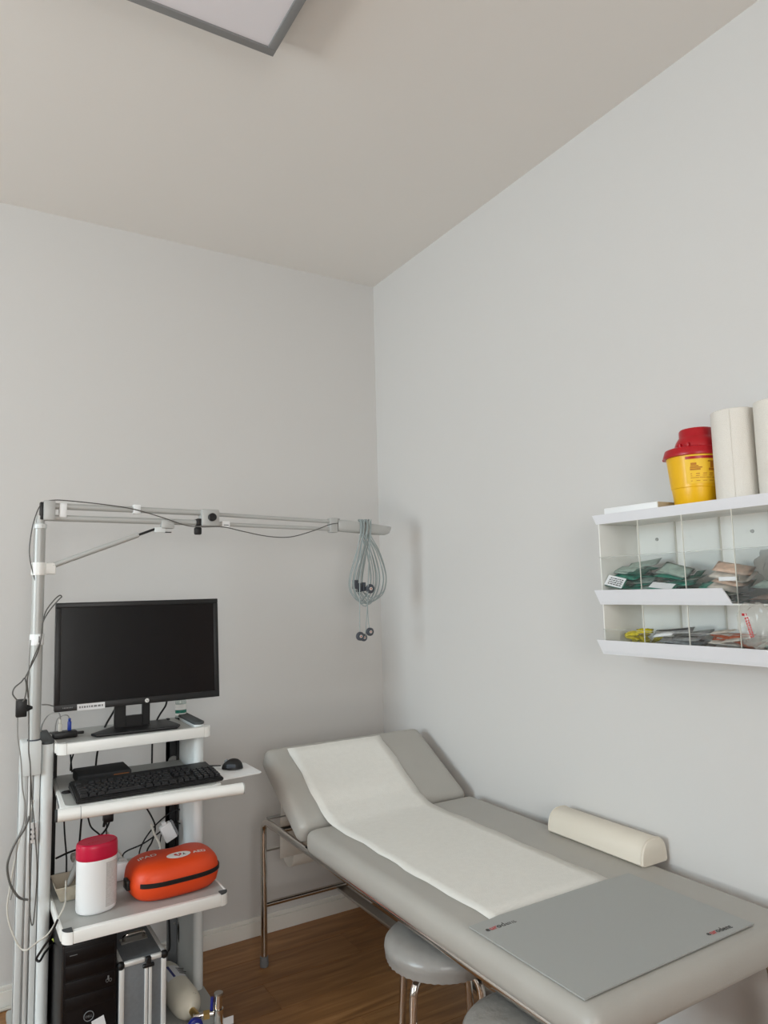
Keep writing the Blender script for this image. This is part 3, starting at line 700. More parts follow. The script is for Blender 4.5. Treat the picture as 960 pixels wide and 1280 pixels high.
cable('monitor_cable', pl((152, 868, -.31), (147, 880, -.3), (140, 893, -.29), (133, 905, -.26), (127, 920, -.18), (121, 945, -.175), (118, 985, -.175)), .0036, 'black', 'black cable dropping from the back of the monitor on the hub side')
cable('monitor_cable', pl((209, 872, -.31), (207, 882, -.28), (200, 893, -.24), (195, 903, -.2), (191, 920, -.17), (190, 945, -.17), (190, 975, -.17)), .0034, 'black', 'black cable dropping behind the shelf on the bottle side of the monitor')
cable('monitor_cable', pl((52, 881, -.36), (60, 881, -.35), (72, 884, -.33), (90, 885, -.31)), .002, 'cable_grey', 'short grey cable running from the pole to the back of the monitor')

# ================================================================== KEYBOARD TRAY ITEMS
Z2 = KZ+.0005
kb = thing('keyboard', 'black computer keyboard on the sliding tray', 'keyboard', (-1.205, -.55, Z2))
KR = Matrix.Translation((-1.205, -.553, Z2)) @ Matrix.Rotation(math.radians(.2), 4, 'Z') @ Matrix.Rotation(math.radians(3.), 4, 'X') @ Matrix.Translation((0, 0, .0055))
kw, kd = .220, .088
bm = bmesh.new()
vs = [bm.verts.new(v) for v in ((-kw, -kd, 0), (kw, -kd, 0), (kw, kd, 0), (-kw, kd, 0), (-kw, -kd, .012), (kw, -kd, .012), (kw-.004, kd, .02), (-kw+.004, kd, .02))]
for f in ((0, 3, 2, 1), (4, 5, 6, 7), (0, 1, 5, 4), (1, 2, 6, 5), (2, 3, 7, 6), (3, 0, 4, 7)): bm.faces.new([vs[i] for i in f])
bmesh.ops.bevel(bm, geom=bm.edges[:], offset=.003, segments=2, affect='EDGES')
link('body', tomesh(bm, 'body', KR), 'black', kb)
bm = bmesh.new(); u_ = .0187
def key(cx, cy, wd=1., hd_=1.):
    zb = .012+(cy+kd)/(2*kd)*.008
    b2 = [bm.verts.new(KR @ Vector((cx+sx*(wd*u_-.002)/2*k, cy+sy*(hd_*u_-.002)/2*k-(.001 if k < 1 else 0), zb+dz))) for k, dz in ((1., 0), (.78, .008)) for sx, sy in ((-1, -1), (1, -1), (1, 1), (-1, 1))]
    bm.faces.new(b2[4:8])
    for i in range(4): bm.faces.new((b2[i], b2[(i+1) % 4], b2[4+(i+1) % 4], b2[4+i]))
rowsy = [-.063+.0191*i for i in range(5)]+[.046]
x0 = -kw+.012
for ri, lay in enumerate(([1.25, 1.25, 1.25, 6.25, 1.25, 1.25, 1.25, 1.25], [1.25, 1]+[1]*10+[2.75], [1.75]+[1]*11+[2.25], [1.5]+[1]*12+[1.5], [1]*13+[2], [1, -1, 1, 1, 1, 1, -.5, 1, 1, 1, 1, -.5, 1, 1, 1, 1])):
    x = x0; ry = -.066+.0191*ri+(.008 if ri == 5 else 0)
    for wv in lay:
        if wv > 0: key(x+wv*u_/2, ry, wv)
        x += abs(wv)*u_
    bx2 = x0+15.3*u_
    if ri in (0, 3, 4, 5):
        for k in range(3): key(bx2+(k+.5)*u_, ry)
    if ri == 1: key(bx2+1.5*u_, ry)
    bx3 = bx2+3.3*u_
    if ri < 5:
        for k in range(4): key(bx3+(k+.5)*u_, ry)
ko = link('keys', tomesh(bm, 'keys'), 'key_black', kb, smooth=False); ko['kind'] = 'stuff'
mp_ = at(293.5, 962, 2, KZ+.0)
ms = thing('computer_mouse', 'black optical mouse on the white wing of the keyboard tray', 'mouse', (mp_.x, mp_.y+.02, KZ-.002))
bm = bmesh.new(); bmesh.ops.create_uvsphere(bm, u_segments=24, v_segments=14, radius=1.)
MSX = Matrix.Translation((mp_.x, mp_.y+.025, KZ-.0025)) @ Matrix.Rotation(math.radians(60), 4, 'Z')
for v in bm.verts:
    x, yv, z = v.co; z = max(z, 0); yn = yv
    v.co = Vector((x*.024*(1-.12*abs(yn)), yn*.037, .002+z*(.033-.005*yn)))
bmesh.ops.remove_doubles(bm, verts=bm.verts, dist=1e-5)
link('shell', tomesh(bm, 'shell', MSX), 'black', ms)
lathe('scroll_wheel', [(0, -.0035), (.008, -.0035), (.009, 0), (.008, .0035), (0, .0035)], 'mid_grey', ms, MSX @ Matrix.Translation((0, .019, .024)) @ Matrix.Rotation(PI/2, 4, 'Y'), 16)
box('side_grip', (-.0245, -.015, .008), (-.0205, .015, .02), 'dark_grey', ms, .003, 2, MSX)
bxh = thing('recorder_box', 'flat black device box behind the keyboard', 'device box', (-1.31, -.33, Z2))
q = [at(85, 961.5, 2, KZ+.033), at(99, 971.5, 2, KZ+.033), at(165, 961.5, 2, KZ+.033), at(144.5, 952, 2, KZ+.033)]
prism('body', [(q[1].x, q[1].y+.012), (q[2].x, q[1].y+.012), (q[2].x, q[1].y+.14), (q[1].x, q[1].y+.14)], Z2, KZ+.033, 'black_matte', bxh, .004)
box('front_stripe', (q[2].x-.055, q[1].y+.0105, KZ+.016), (q[2].x-.008, q[1].y+.013, KZ+.024), 'door_wood', bxh, 0)
cable('mouse_cable', [(mp_.x-.03, mp_.y+.06, KZ+.006), (-.97, -.41, KZ+.004), (-.985, -.36, .815), at(240, 953, 1, -.28), at(228, 946, 1, -.24), at(224, 950, 1, -.205), at(224, 990, 1, -.2)], .002, 'black', 'thin black mouse cable running back behind the tray')
km = at(84, 990, 2, KZ+.004)
tag(lathe('usb_dongle', [(0, 0), (.008, 0), (.012, .002), (.012, .006), (.008, .008), (0, .008)], 'black', None, Matrix.Translation((km.x, km.y, KZ+.0005)), 16, 1.4, .8), 'tiny black oval dongle lying beside the keyboard corner', 'dongle')

# ================================================================== LOWER SHELF ITEMS
Z3 = .4755
wb = at(121, 1142, 2, Z3); wcx, wcy = -1.354, -.572
wi = thing('wipes_canister', 'white wipes canister with a crimson lid on the lower shelf', 'canister', (wcx, wcy, Z3))
def oval(name, prof, m, parent, n=40, e=2.15, a=.0575, b=.046, rot=0., tiltx=0.):
    """prof list of (scale, z)"""
    bm = bmesh.new(); rings = []
    for sc, z in prof:
        rings.append([bm.verts.new((a*sc*math.copysign(abs(math.cos(t))**(2/e), math.cos(t)), b*sc*math.copysign(abs(math.sin(t))**(2/e), math.sin(t)), z)) for t in [2*PI*k/n for k in range(n)]])
    for r1, r2 in zip(rings, rings[1:]):
        for k in range(n): bm.faces.new((r1[k], r1[(k+1) % n], r2[(k+1) % n], r2[k]))
    bm.faces.new(rings[0][::-1]); bm.faces.new(rings[-1])
    return link(name, tomesh(bm, name, Matrix.Translation((wcx, wcy, Z3)) @ Matrix.Rotation(rot, 4, 'Z')), m, parent)
WR = math.radians(8)
wbod = oval('body', [(.9, 0), (.97, .003), (1, .01), (1, .140), (.985, .150), (.96, .153)], 'white_plastic', wi, rot=WR)
oval('lid', [(1.0, .150), (1.03, .152), (1.035, .158), (1.03, .185), (1.0, .193), (.93, .196), (.9, .1945), (.6, .1945)], 'red_lid', wi, rot=WR)
bm = bmesh.new(); n = 14; ra_, rb_ = [], []
for k in range(n+1):
    t = math.radians(-78+k*82/n); x = .0577*math.copysign(abs(math.cos(t))**(2/2.15), math.cos(t)); yv = .0462*math.copysign(abs(math.sin(t))**(2/2.15), math.sin(t))
    ra_.append(bm.verts.new((x*1.004, yv*1.004, .014))); rb_.append(bm.verts.new((x*1.004, yv*1.004, .14)))
for k in range(n): bm.faces.new((ra_[k], ra_[k+1], rb_[k+1], rb_[k]))
link('label', tomesh(bm, 'label', Matrix.Translation((wcx, wcy, Z3)) @ Matrix.Rotation(WR, 4, 'Z')), 'label_grey', wi)
marks('lid_print', .034, .008, 1, 'ink_red', Matrix.Translation((wcx, wcy, Z3)) @ Matrix.Rotation(WR, 4, 'Z') @ Matrix.Translation((-.03, -.012, .1948)), wi, 2)

# orange bag
acx, acy = -1.122, -.542
ab = thing('defibrillator_bag', 'bright orange hard-shell defibrillator bag with a black zip', 'bag', (acx, acy, Z3))
AX = Matrix.Translation((acx, acy, Z3)) @ Matrix.Rotation(math.radians(3), 4, 'Z')
def sup(a, b, e, n=56): return [(a*math.copysign(abs(math.cos(t))**(2/e), math.cos(t)), b*math.copysign(abs(math.sin(t))**(2/e), math.sin(t))) for t in [2*PI*k/n for k in range(n)]]
def loft(name, secs, m, parent, X, e=3.2, dent=None):
    bm = bmesh.new(); rings = []
    for a, b, z in secs: rings.append([bm.verts.new((x, yv, z-(dent(x, yv, z) if dent else 0))) for x, yv in sup(a, b, e)])
    n = len(rings[0])
    for r1, r2 in zip(rings, rings[1:]):
        for k in range(n): bm.faces.new((r1[k], r1[(k+1) % n], r2[(k+1) % n], r2[k]))
    bm.faces.new(rings[0][::-1]); bm.faces.new(rings[-1])
    return link(name, tomesh(bm, name, X), m, parent)
dent = lambda x, yv, z: (.022*math.exp(-((x-.012)/.032)**2)*max(0, min(1, (yv-.045)/.03)) if z > .085 else 0)
bshell = loft('shell', [(0.108, 0.074, 0), (0.122, 0.088, 0.0037), (0.134, 0.099, 0.0167), (0.139, 0.103, 0.0372), (0.14, 0.104, 0.0465), (0.139, 0.103, 0.0577), (0.136, 0.1, 0.0744), (0.131, 0.095, 0.0846), (0.124, 0.088, 0.093), (0.113, 0.077, 0.1), (0.1, 0.065, 0.1042), (0.08, 0.05, 0.1062), (0.05, 0.03, 0.1074), (0.02, 0.01, 0.1079)], 'orange', ab, AX, dent=dent)
# zip band wraps front and one end
bm = bmesh.new(); pts = [(x, yv) for x, yv in sup(.1405, .1045, 3.2, 120)]; sel = [p_ for p_ in pts if p_[1] < .02 and not (p_[0] < -.122 and p_[1] > -.085)]
sel.sort(key=lambda p_: (p_[0] if p_[1] < -.03 else .2+p_[1]))
prev = None
for x, yv in sel:
    cur = [bm.verts.new((x*1.0, yv*1.0, .046)), bm.verts.new((x*1.012, yv*1.012, .0475)), bm.verts.new((x*1.012, yv*1.012, .0585)), bm.verts.new((x*1.0, yv*1.0, .060))]
    if prev:
        for i in range(3): bm.faces.new((prev[i], cur[i], cur[i+1], prev[i+1]))
    prev = cur
link('zip_band', tomesh(bm, 'zip_band', AX), 'black', ab)
box('strap_lug', (-.149, -.03, .03), (-.135, .01, .06), 'black', ab, .004, 2, AX)
from mathutils.bvhtree import BVHTree
_bvh = BVHTree.FromPolygons([v.co.copy() for v in bshell.data.vertices], [p_.vertices[:] for p_ in bshell.data.polygons])
def decal(o, lift):
    """lay a flat print onto the curved top of the bag"""
    bm = bmesh.new(); bm.from_mesh(o.data); bmesh.ops.triangulate(bm, faces=bm.faces[:])
    bmesh.ops.subdivide_edges(bm, edges=[e for e in bm.edges if e.calc_length() > .004], cuts=2, use_grid_fill=True)
    for v in bm.verts:
        h = _bvh.ray_cast(Vector((v.co.x, v.co.y, 1.)), Vector((0, 0, -1)))
        if h[0]: v.co.z = h[0].z+lift
    bm.to_mesh(o.data); bm.free(); return o
def flat(name, poly, m, lift, parent=ab, dx=0, dy=0):
    bm = bmesh.new(); bm.faces.new([bm.verts.new((x+dx, yv+dy, .12)) for x, yv in poly])
    return decal(link(name, tomesh(bm, name, AX), m, parent, False), lift)
ecx, ecy = .008, -.040
el = flat('emblem', [(.038*math.cos(2*PI*k/40), .022*math.sin(2*PI*k/40)) for k in range(40)], 'white_print', .0008, ab, ecx, ecy)
flat('emblem_heart', [(-.002, -.013), (.009, -.001), (.010, .006), (.005, .010), (-.002, .006), (-.009, .010), (-.014, .006), (-.013, -.001)], 'ink_red', .0014, el, ecx, ecy)
flat('emblem_bolt', [(.001, .012), (-.005, -.001), (0, -.001), (-.003, -.012), (.006, .002), (.001, .002), (.005, .012)], 'white_print', .002, el, ecx-.002, ecy)
flat('emblem_person', [(.014, .004), (.018, .004), (.018, -.004), (.022, -.010), (.018, -.010), (.0165, -.006), (.015, -.010), (.011, -.010), (.014, -.004)], 'ink', .0014, el, ecx, ecy)
for st, sz_, x_, y_ in (('iPAD', .028, -.108, -.006), ('AED', .022, .052, -.052)):
    decal(text('print', st, sz_, 'white_print', AX @ Matrix.Translation((x_, y_, .12)), ab, 0., bold=.0004), .0009)
# pulp tray with a grey probe, white chargers
tray = thing('pulp_tray', 'small beige moulded pulp dish behind the wipes canister', 'dish', (-1.40, -.40, Z3))
tc_ = (-1.405, -.42)
def dish(name, w0, d0, w1, d1, h, th, m, parent, X):
    o = [(-w0, -d0, 0), (w0, -d0, 0), (w0, d0, 0), (-w0, d0, 0), (-w1, -d1, h), (w1, -d1, h), (w1, d1, h), (-w1, d1, h)]
    i = [(-w0+th, -d0+th, th), (w0-th, -d0+th, th), (w0-th, d0-th, th), (-w0+th, d0-th, th), (-w1+th, -d1+th, h), (w1-th, -d1+th, h), (w1-th, d1-th, h), (-w1+th, d1-th, h)]
    bm = bmesh.new(); O = [bm.verts.new(v) for v in o]; I = [bm.verts.new(v) for v in i]
    bm.faces.new((O[3], O[2], O[1], O[0])); bm.faces.new(I[0:4])
    for k in range(4):
        j = (k+1) % 4; bm.faces.new((O[k], O[j], O[4+j], O[4+k])); bm.faces.new((I[j], I[k], I[4+k], I[4+j])); bm.faces.new((O[4+k], O[4+j], I[4+j], I[4+k]))
    bmesh.ops.bevel(bm, geom=bm.edges[:], offset=.001, segments=1, affect='EDGES')
    return link(name, tomesh(bm, name, X), m, parent)
dish('dish', .034, .045, .052, .066, .048, .003, 'pulp', tray, Matrix.Translation((tc_[0], tc_[1], Z3)))
P0 = at(93, 1103, 1, -.45); P1 = at(101, 1085, 1, -.45)
gp = thing('grey_probe', 'grey handheld probe with cord standing in the pulp dish', 'probe', (tc_[0]+.02, tc_[1], Z3+.004))
tube('probe_body', [Vector((-1.418, -.44, Z3+.030)), Vector((-1.400, -.43, Z3+.06)), Vector((-1.378, -.418, Z3+.098)), Vector((-1.372, -.415, Z3+.11))], [.005, .011, .016, .012], 'cable_grey', gp, 12)
box('probe_head', (-1.40, -.395, Z3+.085), (-1.345, -.36, Z3+.108), 'cable_grey', gp, .006, 2)
cable('probe_cord', [(-1.418, -.44, Z3+.030), (-1.425, -.47, Z3+.062), (-1.43, -.505, Z3+.045), at(80, 1133, 1, -.60), at(62, 1165, 1, -.6), at(46, 1178, 1, -.56), at(30, 1188, 1, -.52), at(18, 1172, 1, -.5), at(9, 1140, 1, -.48), at(14, 1100, 1, -.46), at(24, 1050, 1, -.45), at(34, 1028, 1, -.44), at(42, 1000, 1, -.43)], .0024, 'cable_white', 'pale cord looping from the pulp dish out past the cart upright')
for nm, (px, py), sz, lbl in (('white_charger', (218, 1048), (.03, .024, .055), 'white plug-in charger hanging behind the orange bag'), ('white_adapter', (152, 1085), (.03, .03, .075), 'white adapter block standing between canister and orange bag')):
    c0 = at(px, py, 1, -.385)
    t_ = thing(nm, lbl, 'charger', (c0.x, c0.y, Z3 if nm == 'white_adapter' else c0.z-.03))
    if nm == 'white_adapter':
        box('block', (c0.x-.02, -.40, Z3), (c0.x+.02, -.36, Z3+.055), 'white_plastic', t_, .004)
        box('plug', (c0.x-.008, -.385, Z3+.055), (c0.x+.008, -.37, Z3+.066), 'cart_grey', t_, .002)
    else:
        CX = Matrix.Translation((c0.x, -.30, c0.z)) @ Matrix.Rotation(math.radians(-25), 4, 'Y')
        box('block', (-.022, -.014, -.03), (.02, .014, .03), 'white_plastic', t_, .004, 2, CX)
        box('grey_side', (.019, -.012, -.028), (.028, .012, .028), 'mid_grey', t_, .002, 2, CX)
        box('plug_face', (-.008, -.01, .029), (.006, .01, .04), 'white_plastic', t_, .002, 2, CX)
cable('white_lead', pl((189, 1030, -.3), (193, 1043, -.32), (199, 1054, -.34), (202, 1070, -.36)), .004, 'cable_white', 'short white lead rising behind the orange bag')
cable('white_lead', [at(134, 1040, 1, -.30), at(145, 1058, 1, -.31), at(154, 1072, 1, -.34), Vector((at(152, 1085, 1, -.385).x, -.378, Z3+.067))], .003, 'cable_white', 'thin white lead running down to the white adapter block')
# black cables below the tray
Lc = 'black cables below the keyboard tray'
for pts, r_, lbl in (
    (pl((236, 1012, -.24), (218, 1013, -.26), (200, 1026, -.28), (185, 1043, -.29), (175, 1062, -.30), (174, 1080, -.32)), .0026, 'black cable arching from the right channel to behind the orange bag'),
    (pl((232, 1029, -.25), (212, 1031, -.275), (196, 1043, -.30), (178, 1055, -.325), (160, 1063, -.34), (154, 1068, -.345), (153, 1074, -.347)), .0026, 'black cable drooping from the right channel towards the white adapter'),
    (pl((180, 1005, -.225), (190, 1022, -.23), (194, 1035, -.235), (190, 1052, -.24), (184, 1063, -.245), (182, 1080, -.25)), .003, 'black cable crossing from under the tray down behind the bag'),
    (pl((208, 1006, -.20), (211, 1018, -.20), (209, 1030, -.205), (202, 1042, -.21), (199, 1060, -.22)), .0022, 'thin black cable hanging beside the right channel'),
    (pl((80, 1025, -.28), (81, 1045, -.28), (83, 1070, -.28), (83, 1088, -.28), (83, 1103, -.29)), .0028, 'wavy black cable hanging above the pulp dish'),
    (pl((102, 1022, -.3), (100, 1045, -.3), (98, 1075, -.3), (98, 1105, -.3), (98, 1112, -.3)), .0034, 'straight thick black cable hanging behind the crimson lid'),
    (pl((110, 1022, -.3), (114, 1034, -.3), (124, 1043, -.3), (129, 1052, -.3), (131, 1085, -.3), (131, 1100, -.3)), .0028, 'curved black cable passing behind the crimson lid'),
    (pl((139, 1018, -.3), (134, 1034, -.3), (122, 1048, -.3), (106, 1058, -.3), (85, 1066, -.3), (70, 1073, -.27)), .0034, 'black cable sweeping from the left channel up to the plug'),
    (pl((133.5, 1024, -.3), (133, 1040, -.3), (133, 1060, -.3), (133, 1100, -.3)), .0022, 'thin straight black cable hanging from the plug'),
    (pl((211, 1145, -.25), (212, 1165, -.26), (212, 1185, -.27), (208, 1192, -.30), (204, 1200, -.27), (202, 1235, -.25)), .003, 'black cable hanging behind the aluminium case'),
    (pl((72, 1150, -.62), (62, 1172, -.60), (53, 1186, -.58), (46, 1197, -.56), (46, 1200, -.55), (50, 1201, -.55), (56, 1191, -.53), (63, 1183, -.50), (67, 1179, -.475)), .0034, 'thick black cable looped out past the cart upright'),
    (pl((88, 942, -.28), (89, 955, -.28), (90, 965, -.30)), .0028, 'short black cable running down to the black device box'),
    (pl((92, 942, -.25), (89, 952, -.25), (88, 963, -.29)), .0026, 'second short black cable running down to the device box')):
    cable('black_cable', pts, r_, 'black', lbl, 'cable', Lc)
pg = at(135, 1025, 1, -.3)
pgt = thing('power_plug', 'black power plug hanging below the keyboard tray', 'plug', (pg.x, -.3, pg.z-.02))
box('plug_body', (pg.x-.016, -.315, pg.z-.005), (pg.x+.016, -.285, pg.z+.022), 'black', pgt, .004)
tube('strain_relief', [(pg.x-.008, -.3, pg.z), (pg.x-.014, -.3, pg.z-.02)], [.007, .004], 'black', pgt, 8)
# coil of cable on the right channel
for k in range(3):
    c0 = at(228, 1160+k*3, 1, -.25)
    tag(tube('cable_coil', [(c0.x+.014*math.cos(2*PI*t/20), -.247-.003*k, c0.z+(.035+.004*k)*math.sin(2*PI*t/20)) for t in range(20)], .0028, 'black', None, 7, True), 'upright coil of black cable on the right channel of the cart', 'cable', 'cable coils on the cart channel')
    c1 = at(229, 1028+k*6, 1, -.25)
tag(cable('grey_loop', pl((223, 1026, -.245), (228, 1031, -.25), (233, 1033, -.25), (232, 1038, -.25), (226, 1040, -.25), (231, 1047, -.25), (233, 1052, -.25)), .003, 'cable_grey', 'x'), 'grey cable curled on the black right channel', 'cable')

# grey cables along the pole and left profile
Lg = 'grey cables beside the pole'
for pts, r_, m_, lbl in (
    (pl((37, 1020, -.5), (30, 1037, -.5), (20, 1052, -.5), (12, 1070, -.5), (9, 1085, -.5), (12, 1103, -.5), (18, 1115, -.5), (26, 1123, -.49), (40, 1125, -.37)), .0034, 'cable_dark', 'thick grey cable bowed out from the cart profile'),
    (pl((22, 893, -.47), (22, 920, -.47), (26, 950, -.47), (28, 985, -.47), (31, 1005, -.47), (29, 1030, -.475), (22, 1050, -.48), (19, 1080, -.48), (16, 1110, -.48), (13, 1125, -.48)), .002, 'cable_grey', 'thin grey cable hanging from the black ferrite block'),
    (pl((22, 876, -.5), (16, 868, -.5), (18, 860, -.5), (26, 853, -.5), (31, 848, -.5), (33, 860, -.5), (31, 873, -.5), (28, 877, -.5)), .0021, 'cable_dark', 'grey cable twisted in a small loop above the black ferrite block'),
    (pl((31, 848, -.5), (38, 834, -.5), (46, 818, -.492), (50, 805, -.485), (52, 790, -.48), (54, 777, -.47), (62, 763, -.45), (73, 750, -.44), (77, 746, -.435), (74, 744.5, -.435), (66, 752, -.44), (57, 765, -.45), (53, 782, -.475), (51, 800, -.49), (45, 815, -.493), (38, 832, -.5), (34, 850, -.5), (35, 868, -.485), (36, 880, -.48), (36, 920, -.497), (36, 940, -.4985), (38, 960, -.5), (38, 1000, -.485)), .002, 'cable_dark', 'grey cable crossing the pole with a hairpin loop beside the monitor'),
    (pl((38, 962, -.485), (40, 1000, -.485), (42, 1020, -.487), (44, 1045, -.488), (46, 1075, -.485), (46, 1100, -.485), (44, 1130, -.485), (41, 1156, -.485), (38, 1145, -.485), (37, 1100, -.485), (37, 1060, -.485), (38, 1000, -.485)), .0018, 'cable_dark', 'thin grey cable hanging down the cart profile in a long loop'),
    (pl((38, 800, -.47), (36, 830, -.47), (37, 850, -.475), (36, 868, -.48), (37, 885, -.485)), .0018, 'cable_grey', 'thin grey cable tucked along the wall side of the pole')):
    cable('grey_cable', pts, r_, m_, lbl, 'cable', Lg)
fe = at(27, 885, 1, -.485)
fb = thing('ferrite_block', 'black cable adapter block hanging beside the pole', 'cable adapter', (fe.x, fe.y, fe.z-.025))
box('block', (fe.x-.016, fe.y-.012, fe.z-.026), (fe.x+.014, fe.y+.012, fe.z+.026), 'black', fb, .003)
tube('nose', [(fe.x+.014, fe.y, fe.z-.002), (fe.x+.03, fe.y, fe.z-.002)], [.011, .004], 'black', fb, 10)
cable('floor_cable', [(-1.95, -.08, .0065), at(0, 1263, 2, .0065), at(28, 1260, 2, .0065), at(60, 1256, 2, .0065), Vector((-1.3, -.13, .0065))], .006, 'cable_white', 'white cable lying on the floor along the baseboard')

# ================================================================== CART BASE ITEMS
pc = thing('computer_tower', 'black computer tower under the lower shelf', 'computer', (-1.38, -.45, BZ))
box('case', (-1.4535, -.642, BZ+.0005), (-1.306, -.265, .425), 'black_gloss', pc, .003)
box('front_panel', (-1.452, -.652, BZ+.004), (-1.3075, -.641, .423), 'black_gloss', pc, .004)
for i_, zz in enumerate((.372, .33, .288, .246)): box('drive_bay', (-1.446, -.654, zz), (-1.3135, -.651, zz+.037), 'black_gloss', pc, .002)
lgp = at(111, 1275, 1, -.655)
tube('badge_ring', [(lgp.x+.013*math.cos(2*PI*k/24), -.6535, .222+.013*math.sin(2*PI*k/24)) for k in range(24)], .0012, 'mid_grey', pc, 6, True)
text('badge_print', 'DELL', .0085, 'mid_grey', frame((lgp.x-.0095, -.6545, .219), (1, 0, 0), (0, 0, 1)), pc, .0002)
box('port_mark', (-1.333, -.6548, .305), (-1.329, -.6538, .316), 'mid_grey', pc, 0)
for dx in (0, .009): tube('port_ring', [(-1.334+dx+.0032*math.cos(2*PI*k/14), -.6545, .303+.0045*math.sin(2*PI*k/14)) for k in range(14)], .0005, 'mid_grey', pc, 5, True)
box('trim_line', (-1.435, -.6548, .395), (-1.415, -.6538, .3965), 'mid_grey', pc, 0)
box('paper_tag', (-1.372, -.6556, .178), (-1.338, -.6544, .21), 'print_white', pc, 0, X=Matrix.Translation((-1.355, 0, .195)) @ Matrix.Rotation(math.radians(-14), 4, 'Y') @ Matrix.Translation((1.355, 0, -.195)))
tag(cable('earth_wire', pl((66, 1174, -.44), (68, 1176, -.45), (69, 1182, -.46), (69, 1200, -.46), (68.5, 1240, -.46), (68, 1290, -.46)), .0032, 'cable_green', 'x'), 'yellow-green earth wire running down the left cable channel', 'cable')

al = thing('aluminium_case', 'silver-edged grey aluminium equipment case standing upright', 'case', (-1.235, -.45, BZ))
cx0, cx1, cy0, cy1, cz0, cz1 = -1.301, -1.166, -.655, -.29, BZ+.0005, .338
box('body', (cx0+.004, cy0+.004, cz0), (cx1-.004, cy1-.004, cz1-.003), 'brushed_grey', al, .002)
ew = .015
m1 = cx0+.072; m2 = cx0+.093
for x in (cx0, cx1-ew): box('edge_rail', (x, cy0, cz0), (x+ew, cy0+.012, cz1-.016), 'alu', al, .003)
box('lid_rail', (m1, cy0-.001, cz0), (m1+.0095, cy0+.01, cz1-.022), 'alu', al, .002); box('lid_rail', (m1+.0115, cy0-.001, cz0), (m2, cy0+.01, cz1-.022), 'alu', al, .002)
box('top_rail', (cx0+.012, cy0, cz1-.015), (m1+.002, cy0+.013, cz1), 'alu', al, .005, 3); box('top_rail', (m2-.004, cy0, cz1-.015), (cx1-.012, cy0+.013, cz1), 'alu', al, .005, 3)
for x in (cx0, cx1-.013): box('long_rail', (x, cy0+.012, cz1-.013), (x+.013, cy1, cz1), 'alu', al, .003)
box('top_panel', (cx0+.012, cy0+.012, cz1-.006), (cx1-.012, cy1, cz1-.0015), 'brushed_grey', al, .001)
for x in (cx0+.0055, cx1-.0055): lathe('corner', [(0, -.011), (.008, -.009), (.0115, -.003), (.0115, .004), (.007, .0095), (0, .011)], 'black', al, Matrix.Translation((x, cy0+.007, cz1-.009)), 16)
boxes('latch', [((m1+.003, cy0-.004, cz1-.026), (m2-.003, cy0+.01, cz1-.002)), ((m1-.006, cy0-.005, cz1-.03), (m2+.006, cy0+.008, cz1-.02))], 'black', al, .002)
hnd = tube('handle', fillet([((cx0+cx1)/2-.03, -.52, cz1), ((cx0+cx1)/2-.03, -.53, cz1+.022), ((cx0+cx1)/2+.03, -.53, cz1+.022), ((cx0+cx1)/2+.03, -.52, cz1)], .012), .005, 'chrome', al, 10)
boxes('handle_plate', [(((cx0+cx1)/2-.04, -.535, cz1-.002), ((cx0+cx1)/2+.04, -.505, cz1+.003))], 'chrome_dull', hnd, .001)

gc = thing('gas_cylinder', 'cream gas cylinder lying on the cart base', 'gas cylinder', (-1.098, -.5, BZ))
CXm = Matrix.Translation((-1.098, -.36, BZ+.046)) @ Matrix.Rotation(math.radians(4), 4, 'Z') @ Matrix.Rotation(PI/2, 4, 'X')
lathe('body', [(0, 0), (.03, 0), (.042, .006), (.045, .02), (.045, .20), (.043, .222), (.036, .243), (.024, .257), (.014, .263), (.012, .268), (0, .268)], 'cylinder_cream', gc, CXm, 36)
bm = bmesh.new(); prev = None
for k in range(13):
    t = math.radians(20+k*110/12); c_ = [bm.verts.new((.0455*math.cos(t), .0455*math.sin(t), z)) for z in (.05, .13)]
    if prev: bm.faces.new((prev[0], c_[0], c_[1], prev[1]))
    prev = c_
gl = link('label', tomesh(bm, 'label', CXm), 'print_white', gc)
for t0, t1 in ((95, 104),):
    bm = bmesh.new(); prev = None
    for k in range(4):
        t = math.radians(t0+k*(t1-t0)/3); c_ = [bm.verts.new((.0458*math.cos(t), .0458*math.sin(t), z)) for z in (.052, .128)]
        if prev: bm.faces.new((prev[0], c_[0], c_[1], prev[1]))
        prev = c_
    link('label_stripe', tomesh(bm, 'label_stripe', CXm), 'navy', gl)
bm = bmesh.new()
for k in range(4): bm_box(bm, (-.002, .0452, .072+k*.012), (.026-.006*(k % 2), .0462, .076+k*.012), 0, 1, Matrix.Rotation(math.radians(-20), 4, 'Z'))
link('label_print', tomesh(bm, 'label_print', CXm), 'ink', gl)
box('slot_mark', (-.006, .024, .238), (.006, .03, .25), 'mid_grey', gc, .001, 1, CXm @ Matrix.Rotation(math.radians(-30), 4, 'Z') @ Matrix.Translation((0, .008, -.012)))
